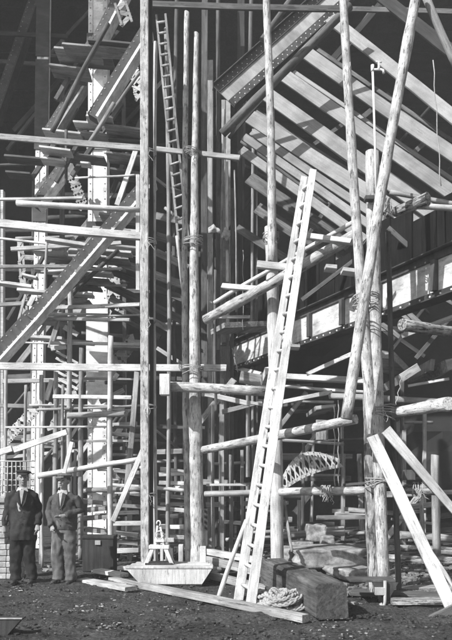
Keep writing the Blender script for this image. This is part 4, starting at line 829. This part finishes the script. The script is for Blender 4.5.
# rope coil
rnd = random.Random(11); mb = MB(); c = gx(281, 8.95)
for k in range(15):
    lay = k//5; pts = []; r0 = .34-.045*(k % 5)-.03*lay; ph = rnd.uniform(0, 6)
    cx, cy = rnd.uniform(-.05, .05), rnd.uniform(-.04, .04)
    for i in range(41):
        a_ = i/40*2*math.pi; rr = r0*(1+.13*math.sin(2*a_+ph)+.05*math.sin(5*a_+ph*2))
        pts.append(c+Vector((cx+rr*math.cos(a_)*.95, cy+rr*math.sin(a_)*.75, .05+lay*.062+.03*math.sin(3*a_+ph)+.012*(k % 5))))
    # strand twist: two interwound yarns
    for s in (0, math.pi):
        q = []
        for i, p in enumerate(pts):
            for h in (0, .5):
                p2 = p if h == 0 else p.lerp(pts[min(i+1, 40)], .5)
                an = (i+h)*1.9+s; q.append(p2+Vector((math.cos(an)*.011, 0, math.sin(an)*.014)))
        mb.tube(q, .017, 6)
tag(mb.build('rope_coil', M['rope']), 'heap of coiled hemp rope between ladder foot and squared timber', 'rope')
# stones
def stone(name, x, y, Y, sx, sy, sz, label, sd_, m='stone', rz=0, boxy=.93, cat='stone', group='pale stones'):
    bmx = bmesh.new(); bmesh.ops.create_cube(bmx, size=2); bmesh.ops.subdivide_edges(bmx, edges=bmx.edges[:], cuts=7, use_grid_fill=True)
    for v in bmx.verts:
        s = v.co.normalized()*1.25; v.co = v.co.lerp(s, 1-boxy); n_ = noise.noise(v.co*1.1+Vector((sd_*3.3, 0, 0))); v.co *= 1+.16*n_+.09*noise.noise(v.co*3.3+Vector((sd_, 0, 0)))
        v.co = Vector((v.co.x*sx, v.co.y*sy, v.co.z*sz))
    me = bpy.data.meshes.new(name); bmx.to_mesh(me); bmx.free(); me.materials.append(M[m]); me.polygons.foreach_set('use_smooth', [True]*len(me.polygons))
    o = link(bpy.data.objects.new(name, me)); o.location = P(x, y, Y); o.rotation_euler.z = rz; return tag(o, label, cat, group)
stone('stone_slab', 322, 556, 12.0, .62, .5, .15, 'largest pale rounded slab lying beyond the squared timber', 1, rz=.2)
stone('stone_slab', 352, 572, 11.2, .3, .4, .08, 'low pale slab touching the foot of the right cluster', 2, rz=.4)
stone('stone_block', 316, 533, 13.2, .17, .2, .16, 'rounded stone standing on the far side of the slab', 3)
stone('stone_block', 327, 541, 12.9, .12, .2, .10, 'small bright stone right of the rounded one', 4, boxy=.8)
stone('stone_block', 301, 546, 12.6, .2, .2, .09, 'small flat stone at the left end of the slab', 5, boxy=.8)
stone('stone_block', 5, 603, 11.4, .12, .12, .05, 'flat stone at the left border by the brick stack', 6)
# iron base and sleepers at the foot of the right cluster
Yb = 9.3; t = empty('base_plate', gx(384, Yb, .0), None, 'iron base shoe with a bent bolt under the right cluster', 'base'); u = px(1, Yb)
MB().box(-34*u, 12*u, .0, .35, .30, .33).build('plate', M['steeld'], t)
MB().add([(-12*u, -.02, .299), (14*u, -.02, .299), (2*u, -.02, .02), (-12*u, .01, .299), (14*u, .01, .299), (2*u, .01, .02)], [(2, 1, 0), (3, 4, 5), (0, 1, 4, 3), (1, 2, 5, 4), (2, 0, 3, 5)]).build('gusset', M['steeld'], t)
mb = MB(); mb.tube([(0, -.06, .33), (0, -.06, .05), (-.01, -.06, -.0), (-.04, -.06, -.005), (-.06, -.06, .03)], .022, 10); mb.build('bolt', M['steelm'], t)
MB().box(-10*u, 0, -.08, -.022, .14, .24).build('shoe', M['steelm'], t)
rows([
 ('edge', 352, 607, 9.5, 386, 616, 9.2, 11, 11, 'mid', 'base_timber', 'timber', 'pale short sleeper left of the iron base shoe', .12),
 ('flat', 350, 594, 9.9, 462, 600, 9.4, 4, 4, 'dim', 'base_timber', 'board', 'dark board carrying the right cluster', .4),
 ('flat', 392, 603, 9.1, 466, 603, 9.0, 5, 5, 'bark', 'base_timber', 'board', 'split bark-edged board lying right of the iron base shoe', .25),
 ('flat', 395, 590, 10.2, 465, 589, 10.2, 4, 4, 'mid', 'base_timber', 'board', 'weathered board lying behind the right cluster', .25),
 ('edge', 404, 612, 9.25, 466, 612, 9.1, 16, 16, 'dark', 'base_timber', 'timber', 'nearly black baulk under the bark-edged board', .2),
 ('edge', 430, 620, 8.6, 460, 606, 8.6, 9, 9, 'dim', 'base_timber', 'timber', 'dark offcut leaning at the lower right border', .05),
], 'timbers under the right cluster')
# brick stack left
t = empty('brick_stack', gx(9, 11.7), None, 'pale stack of bricks beside the man in the dark suit', 'bricks'); rnd = random.Random(3); u = px(1, 11.7)
for r_ in range(13):
    z = r_*.098; n = 2 if r_ < 6 else 1
    x0 = -.28+rnd.uniform(-.01, .01); wd = .235 if r_ < 6 else .21
    for k_ in range(n):
        MB().box(x0+k_*(wd+.008), x0+k_*(wd+.008)+wd, rnd.uniform(-.01, .01), .24, z+.003, z+.093, c=.008).build('brick', M['brick'], t)
MB().box(-.34, .14, -.03, .28, 13*.098+.004, 13*.098+.11, c=.01).build('cap_stone', M['stone'], t)
# wicker cage on the stack
t = empty('wire_crate', P(-2, 494, 12.1), None, 'empty pale wire crate behind the head of the man in the dark suit', 'crate'); u = px(1, 12.1)
mb = MB()
for i in range(9): mb.tube([(i*4.6*u, 0, 0), (i*4.6*u+.01*math.sin(i), 0, 32*u)], .010, 5)
mb.build('upright_wires', M['pale'], t)
mb = MB()
for j in range(6): mb.tube([(0, .015, j*6.2*u+2*u), (18*u, .015, j*6.2*u+2*u+.012*math.sin(j*2)), (37*u, .015, j*6.2*u+2*u)], .010, 5)
mb.build('level_wires', M['pale'], t)
# dark tool chest behind the right man
t = empty('tool_chest', gx(98, 12.5), None, 'large dark tool chest behind the right man', 'chest')
MB().box(-.28, .28, 0, .4, .02, .60, c=.01).build('chest_body', M['dark'], t); MB().box(-.29, .29, -.01, .41, .603, .66, c=.01).build('lid', M['dark'], t); MB().box(-.05, .05, -.025, -.001, .5, .58).build('hasp', M['steelm'], t)
# dark tray, bottom left corner
Yq = 7.5; t = empty('mortar_tub', gx(0, Yq), None, 'dark tapering mortar tub with a thin lit rim at the bottom left corner', 'tub')
def prism(xa, xb, xc, xd, y0, y1, z0, z1): return [(xa, y0, z1), (xb, y0, z1), (xc, y0, z0), (xd, y0, z0), (xa, y1, z1), (xb, y1, z1), (xc, y1, z0), (xd, y1, z0)]
MB().add(prism(-.9, .225, .08, -.75, 0, .16, 0, .165), BX).build('tub_body', M['dark'], t)
MB().box(-.91, .24, -.012, .012, .166, .182).build('rim', M['steelm'], t); MB().box(-.9, .23, .013, .17, .150, .168).build('filling', M['dark'], t)
# scattered chips and gravel
def scatter(name, m, n, fn, smin, smax, sd_, flat=.35):
    rnd = random.Random(sd_); mb = MB()
    for i in range(n):
        x, y, z = fn(rnd); s = rnd.uniform(smin, smax)*rnd.uniform(.5, 1); rot = Matrix.Rotation(rnd.uniform(0, 6.28), 4, 'Z') @ Matrix.Rotation(rnd.uniform(-.5, .5), 4, 'X')
        L_ = rnd.uniform(1, 2.2); v = [(rot @ Vector((a*s*L_*rnd.uniform(.7, 1), b*s*rnd.uniform(.6, 1), c*s*flat*rnd.uniform(.6, 1))))+Vector((x, y, z)) for a in (-1, 1) for b in (-1, 1) for c in (-1, 1)]
        mb.add(v, [(0, 1, 3, 2), (4, 6, 7, 5), (0, 4, 5, 1), (2, 3, 7, 6), (0, 2, 6, 4), (1, 5, 7, 3)])
    o = mb.build(name, M[m]); o['kind'] = 'stuff'; return o
def anywhere(r): y = 6.8+6*r.random()**1.3; return (r.uniform(-.36, .36)*y, y, .012)
def cluster(r):
    c = r.choice([(62, 600, .5), (70, 612, .3), (110, 628, .2), (20, 590, .5), (85, 606, .25), (180, 610, .5), (130, 600, .4), (30, 600, .5), (330, 632, .4)]); Y = Yg(c[1]); p = gx(c[0], Y)
    return (p.x+r.gauss(0, c[2]*.5), p.y+r.gauss(0, c[2]*.5), .015)
def rub(r): return (r.uniform(1.5, 4.2), r.uniform(9.9, 12.6), .0)
tag(scatter('wood_chips', 'chips', 200, cluster, .004, .02, 1, .3), 'pale wood chips strewn over the dark earth', 'wood chips')
tag(scatter('small_stones', 'gravel', 1000, anywhere, .003, .010, 2, .7), 'small stones trodden into the dark earth', 'stones')
def clod(r): y = 6.6+5.5*r.random(); return (r.uniform(-.36, .36)*y, y, .004)
tag(scatter('earth_clods', 'ground', 1500, clod, .006, .028, 7, .7), 'dark clods of trodden earth', 'earth clods')
def rub2(r):
    x, y, _ = rub(r); z = .14*min(1, (y-9.8)/2.5)*min(1, (x-1.6))+.01 if x > 1.6 else .01
    return (x, y, z+.02)
tag(scatter('rubble', 'gravel', 1800, rub2, .012, .05, 3, .8), 'broken stone rubble spread behind the right cluster', 'rubble')
def low(r): return (r.uniform(-3.4, 4.5), r.uniform(12.4, 17), .02)
tag(scatter('builders_litter', 'mid', 350, low, .02, .1, 4, .4), 'builders litter of offcuts on the ground under the scaffold', 'litter')
#@@PEOPLE
# ------------------------------------------------------------------ people
def loft(rings, n=20):
    """rings: (centre, rx, ry) along a path; rx sideways, ry front-back, in planes normal to the path"""
    V = []; Fc = []; cs = [Vector(r[0]) for r in rings]
    for i, (c, rx, ry) in enumerate(rings):
        t = (cs[min(i+1, len(cs)-1)]-cs[max(i-1, 0)]).normalized(); ref = Vector((0, 1, 0)) if abs(t.y) < .9 else Vector((0, 0, 1))
        x = ref.cross(t).normalized(); y = t.cross(x)
        for k in range(n): a = 2*math.pi*k/n; V.append(cs[i]+x*math.cos(a)*rx+y*math.sin(a)*ry)
    for i in range(len(rings)-1):
        for k in range(n): Fc.append((i*n+k, i*n+(k+1) % n, (i+1)*n+(k+1) % n, (i+1)*n+k))
    Fc.append(tuple(range(n-1, -1, -1))); Fc.append(tuple((len(rings)-1)*n+k for k in range(n)))
    return V, Fc
def ell(c, r, rot=None):
    bmx = bmesh.new(); bmesh.ops.create_uvsphere(bmx, u_segments=16, v_segments=10, radius=1); V = []
    for v in bmx.verts:
        p = Vector((v.co.x*r[0], v.co.y*r[1], v.co.z*r[2]))
        if rot: p = rot @ p
        V.append(p+Vector(c))
    bmx.verts.index_update(); Fc = [tuple(v.index for v in f.verts) for f in bmx.faces]; bmx.free(); return V, Fc
def fuse(name, pieces, m, parent, voxel=.012, smooth=3, crease=0, sd_=0):
    mb = MB()
    for V, Fc in pieces: mb.add(V, Fc, True)
    o = mb.build(name, m, parent)
    r_ = o.modifiers.new('r', 'REMESH'); r_.mode = 'VOXEL'; r_.voxel_size = voxel; r_.use_smooth_shade = True
    s_ = o.modifiers.new('s', 'SMOOTH'); s_.iterations = smooth; s_.factor = .5
    dg = bpy.context.evaluated_depsgraph_get(); me = bpy.data.meshes.new_from_object(o.evaluated_get(dg))
    if crease:
        me.update(); nr = [v.normal.copy() for v in me.vertices]
        for v, n_ in zip(me.vertices, nr):
            c = v.co; f = noise.noise((c.x*7+sd_, c.y*7, c.z*3.2))*.7+noise.noise((c.x*15, c.y*15+sd_, c.z*11))*.5
            v.co = c+n_*f*crease
    o.modifiers.clear(); old = o.data; o.data = me; me.name = name; me.materials.clear(); me.materials.append(m)
    me.polygons.foreach_set('use_smooth', [True]*len(me.polygons)); return o
def hand(wrist, d, side, curl=.6):
    """five fingers; d = direction of forearm, side = +1 thumb towards -X..."""
    d = d.normalized(); y = Vector((0, -1, 0)); y = (y-d*y.dot(d)).normalized(); x = d.cross(y)*side; out = []
    out.append(loft([(wrist-d*.02, .027, .02), (wrist+d*.02, .032, .019), (wrist+d*.06, .041, .017), (wrist+d*.095, .039, .015)], 14))
    for i, (off, ln) in enumerate(((-.03, .072), (-.01, .082), (.01, .077), (.029, .06))):
        p = wrist+d*.088+y*off; a = curl*(.7+.12*i); pts = [(p, .0105, .0105)]; q = p; dd = d
        for s in range(3):
            dd = (dd*math.cos(a*.5)+x*math.sin(a*.5)); q = q+dd*ln/3; pts.append((q, .0098-.0012*s, .0098-.0012*s))
        out.append(loft(pts, 8))
    p = wrist+d*.03-y*.035*(-1); q = wrist+d*.03+y*-.03
    out.append(loft([(wrist+d*.025+y*-.02, .014, .014), (q+d*.03+y*-.018+x*.01, .012, .012), (q+d*.058+y*-.02+x*.022, .009, .009)], 8))
    return out
def person(x, Y, label, coat_m, trouser_m, legw=1.0, arm_l=None, arm_r=None, turn=0, vest=False, H_=1.0, sd_=0, hem=.80, open_=.06, headturn=0):
    q = Quaternion((0, 0, 1), turn); t = empty('person', gx(x, Y, 0.0), q, label, 'person'); t.scale = (H_*1.04, H_*1.05, H_)
    AL = arm_l or [(-.18, 0, 1.43), (-.235, .03, 1.14), (-.262, -.05, .89)]; AR = arm_r or [(.18, 0, 1.43), (.225, .05, 1.15), (.225, -.07, .91)]
    AL = [Vector(a) for a in AL]; AR = [Vector(a) for a in AR]
    # body: one surface
    b = []
    b.append(loft([((0, .015, 1.36), .075, .075), ((0, .01, 1.44), .06, .062), ((0, 0, 1.52), .056, .06), ((0, -.01, 1.58), .058, .07)]))
    hq = Matrix.Rotation(headturn, 3, 'Z')
    def hp(v): return hq @ Vector(v)
    b.append(ell(hp((0, .01, 1.655)), (.076, .096, .098))); b.append(ell(hp((0, -.025, 1.60)), (.060, .074, .072))); b.append(ell(hp((0, -.07, 1.552)), (.030, .028, .025)))
    b.append(loft([(hp((0, -.085, 1.655)), .010, .012), (hp((0, -.105, 1.63)), .013, .014), (hp((0, -.112, 1.612)), .017, .015), (hp((0, -.095, 1.602)), .015, .01)], 10))
    for s in (-1, 1):
        b.append(ell(hp((s*.079, .015, 1.63)), (.012, .022, .034))); b.append(ell(hp((s*.034, -.075, 1.668)), (.026, .018, .009))); b.append(ell(hp((s*.040, -.066, 1.615)), (.022, .022, .018)))
    b.append(ell(hp((0, -.091, 1.580)), (.026, .013, .007))); b.append(ell(hp((0, -.088, 1.570)), (.022, .012, .007)))
    b.append(loft([((0, 0, .90), .14, .10), ((0, 0, 1.0), .145, .10), ((0, 0, 1.15), .14, .095), ((0, 0, 1.3), .165, .10), ((0, .01, 1.4), .15, .085)]))
    for s in (-1, 1):
        b.append(loft([((s*.08, 0, .95), .085, .09), ((s*.095, -.005, .5), .052, .058), ((s*.10, .02, .36), .05, .055), ((s*.105, .02, .08), .035, .04)]))
        b.append(loft([((s*.105, .04, .05), .035, .04), ((s*.11, -.02, .04), .04, .03), ((s*.115, -.12, .03), .035, .02)]))
    for A, s in ((AL, -1), (AR, 1)):
        d = (A[2]-A[1]); b.append(loft([(Vector((s*.06, .01, 1.36)), .05, .05), (Vector((s*.16, .01, 1.34)), .048, .048), (A[0].lerp(A[1], .5), .044, .044), (A[1], .037, .037), (A[1].lerp(A[2], .35), .036, .036), (A[2], .025, .022)], 14))
        b += hand(A[2], d, s)
    fuse('body', b, M['skin'], t, .0075, 2)
    # eyes as small dark sockets read under the cap peak
    for s in (-1, 1):
        V, Fc = ell(hp((s*.033, -.083, 1.648)), (.012, .007, .006)); MB().add(V, Fc, True).build('eye', M['leather'], t)
    V, Fc = loft([(hp((-.024, -.100, 1.575)), .003, .003), (hp((0, -.104, 1.574)), .003, .003), (hp((.024, -.100, 1.575)), .003, .003)], 8); MB().add(V, Fc, True).build('mouth', M['leather'], t)
    # hair
    fuse('hair', [ell(hp((0, .028, 1.668)), (.084, .096, .088))], M['hair'], t, .01, 1, .004, sd_)
    # flat cap with peak
    cap = [ell(hp((.008, .005, 1.738)), (.118, .135, .032), Matrix.Rotation(.09, 3, 'Y')), ell(hp((0, .015, 1.712)), (.090, .108, .034)), ell(hp((0, -.115, 1.703)), (.072, .06, .010), Matrix.Rotation(.3, 3, 'X'))]
    fuse('flat_cap', cap, coat_m if not vest else M['cloth3'], t, .008, 2, .004, sd_)
    # shirt and collar
    fuse('shirt', [loft([((0, -.035, 1.12), .09, .085), ((0, -.04, 1.3), .11, .088), ((0, -.022, 1.42), .09, .075), ((0, -.004, 1.475), .066, .066), ((0, -.004, 1.495), .063, .066)])], M['linen'], t, .009, 2, .004, sd_+2)
    for s in (-1, 1):
        MB().add([(s*.008, -.088, 1.475), (s*.062, -.062, 1.50), (s*.085, -.070, 1.44), (s*.040, -.128, 1.385), (s*.008, -.080, 1.475), (s*.060, -.054, 1.50), (s*.080, -.058, 1.44), (s*.040, -.115, 1.385)],
                 [(0, 1, 2, 3)[::s], (7, 6, 5, 4)[::s], (0, 4, 5, 1)[::s], (1, 5, 6, 2)[::s], (2, 6, 7, 3)[::s], (3, 7, 4, 0)[::s]]).build('collar_wing', M['linen'], t)
    # trousers
    tr = [loft([((0, .0, .82), .165, .125), ((0, 0, .95), .165, .12), ((0, 0, 1.03), .15, .11)])]
    for s in (-1, 1):
        w_ = legw; tr.append(loft([((s*.082, 0, .92), .098, .115), ((s*.09, 0, .7), .090*w_, .10), ((s*.098, -.01, .5), .078*w_, .086), ((s*.105, .01, .3), .076*w_, .08), ((s*.11, .02, .12), .078*w_, .085), ((s*.112, .01, .055), .076*w_, .09)]))
    fuse('trousers', tr, trouser_m, t, .012, 2, .034, sd_)
    # coat or jacket
    ct = [loft([((0, .005, hem), .205, .15), ((0, .005, hem+.1), .20, .145), ((0, .005, 1.05), .185, .135), ((0, .005, 1.2), .195, .135), ((0, .01, 1.31), .19, .128), ((0, .015, 1.38), .155, .112), ((0, .022, 1.425), .115, .09), ((0, .028, 1.46), .075, .07)], 28)]
    for A, s in ((AL, -1), (AR, 1)):
        d = (A[2]-A[1]).normalized()
        ct.append(loft([(Vector((s*.05, .02, 1.425)), .045, .055), (Vector((s*.115, .015, 1.405)), .058, .068), (Vector((s*.16, .01, 1.36)), .060, .070), (A[0].lerp(A[1], .2)+Vector((-s*.01, 0, -.015)), .060, .068), (A[0].lerp(A[1], .5), .057, .062), (A[1], .054, .058), (A[1].lerp(A[2], .5), .052, .054), (A[2]+d*-.005, .046, .048)]))
    co = fuse('jacket', ct, coat_m, t, .011, 2, .034, sd_+5)
    # open V at the neck: push the shirt front through the coat
    V = [(-open_, -.128, 1.455), (open_, -.128, 1.455), (.0, -.146, 1.235), (-open_, -.05, 1.46), (open_, -.05, 1.46), (0, -.08, 1.235)]
    MB().add(V, [(0, 2, 1), (3, 4, 5), (0, 1, 4, 3), (1, 2, 5, 4), (2, 0, 3, 5)]).build('shirt_front', M['linen'], t)
    for s in (-1, 1):   # lapels
        MB().add([(s*.012, -.158, 1.19), (s*(open_+.004), -.137, 1.455), (s*(open_+.05), -.118, 1.43), (s*.06, -.158, 1.27), (s*.012, -.140, 1.19), (s*(open_+.004), -.10, 1.455), (s*(open_+.05), -.09, 1.43), (s*.06, -.13, 1.27)],
                 [(0, 3, 2, 1)[::s], (4, 5, 6, 7)[::s], (0, 1, 5, 4)[::s], (1, 2, 6, 5)[::s], (2, 3, 7, 6)[::s], (3, 0, 4, 7)[::s]]).build('lapel', coat_m, co)
    for z in (1.14, 1.04, .94): MB().dome((.0, -.150, z), .011, (0, -1, 0)).build('button', M['leather'], co)
    for s in (-1, 1):
        fuse('shoe', [ell((s*.113, .02, .055), (.047, .06, .05)), ell((s*.122, -.085, .038), (.048, .10, .036)), loft([((s*.113, .06, .012), .04, .03), ((s*.122, -.17, .012), .04, .012)])], M['leather'], t, .009, 1)
    return t
person(23, 11.25, 'man in a dark suit and flat cap standing beside the brick stack', M['cloth'], M['cloth'], legw=1.15, turn=.12, sd_=1, hem=.68, headturn=.2, H_=1.03, open_=.035)
person(64, 11.2, 'man in a flat cap and worn lighter trousers, one forearm bent across', M['cloth2'], M['cloth3'], legw=1.2, turn=-.18, sd_=9, headturn=-.15, vest=True, hem=.86, H_=1.0,
       arm_l=[(-.19, 0, 1.43), (-.25, .03, 1.15), (-.12, -.17, .93)], arm_r=[(.19, 0, 1.43), (.27, .05, 1.17), (.10, -.19, 1.10)], open_=.03)
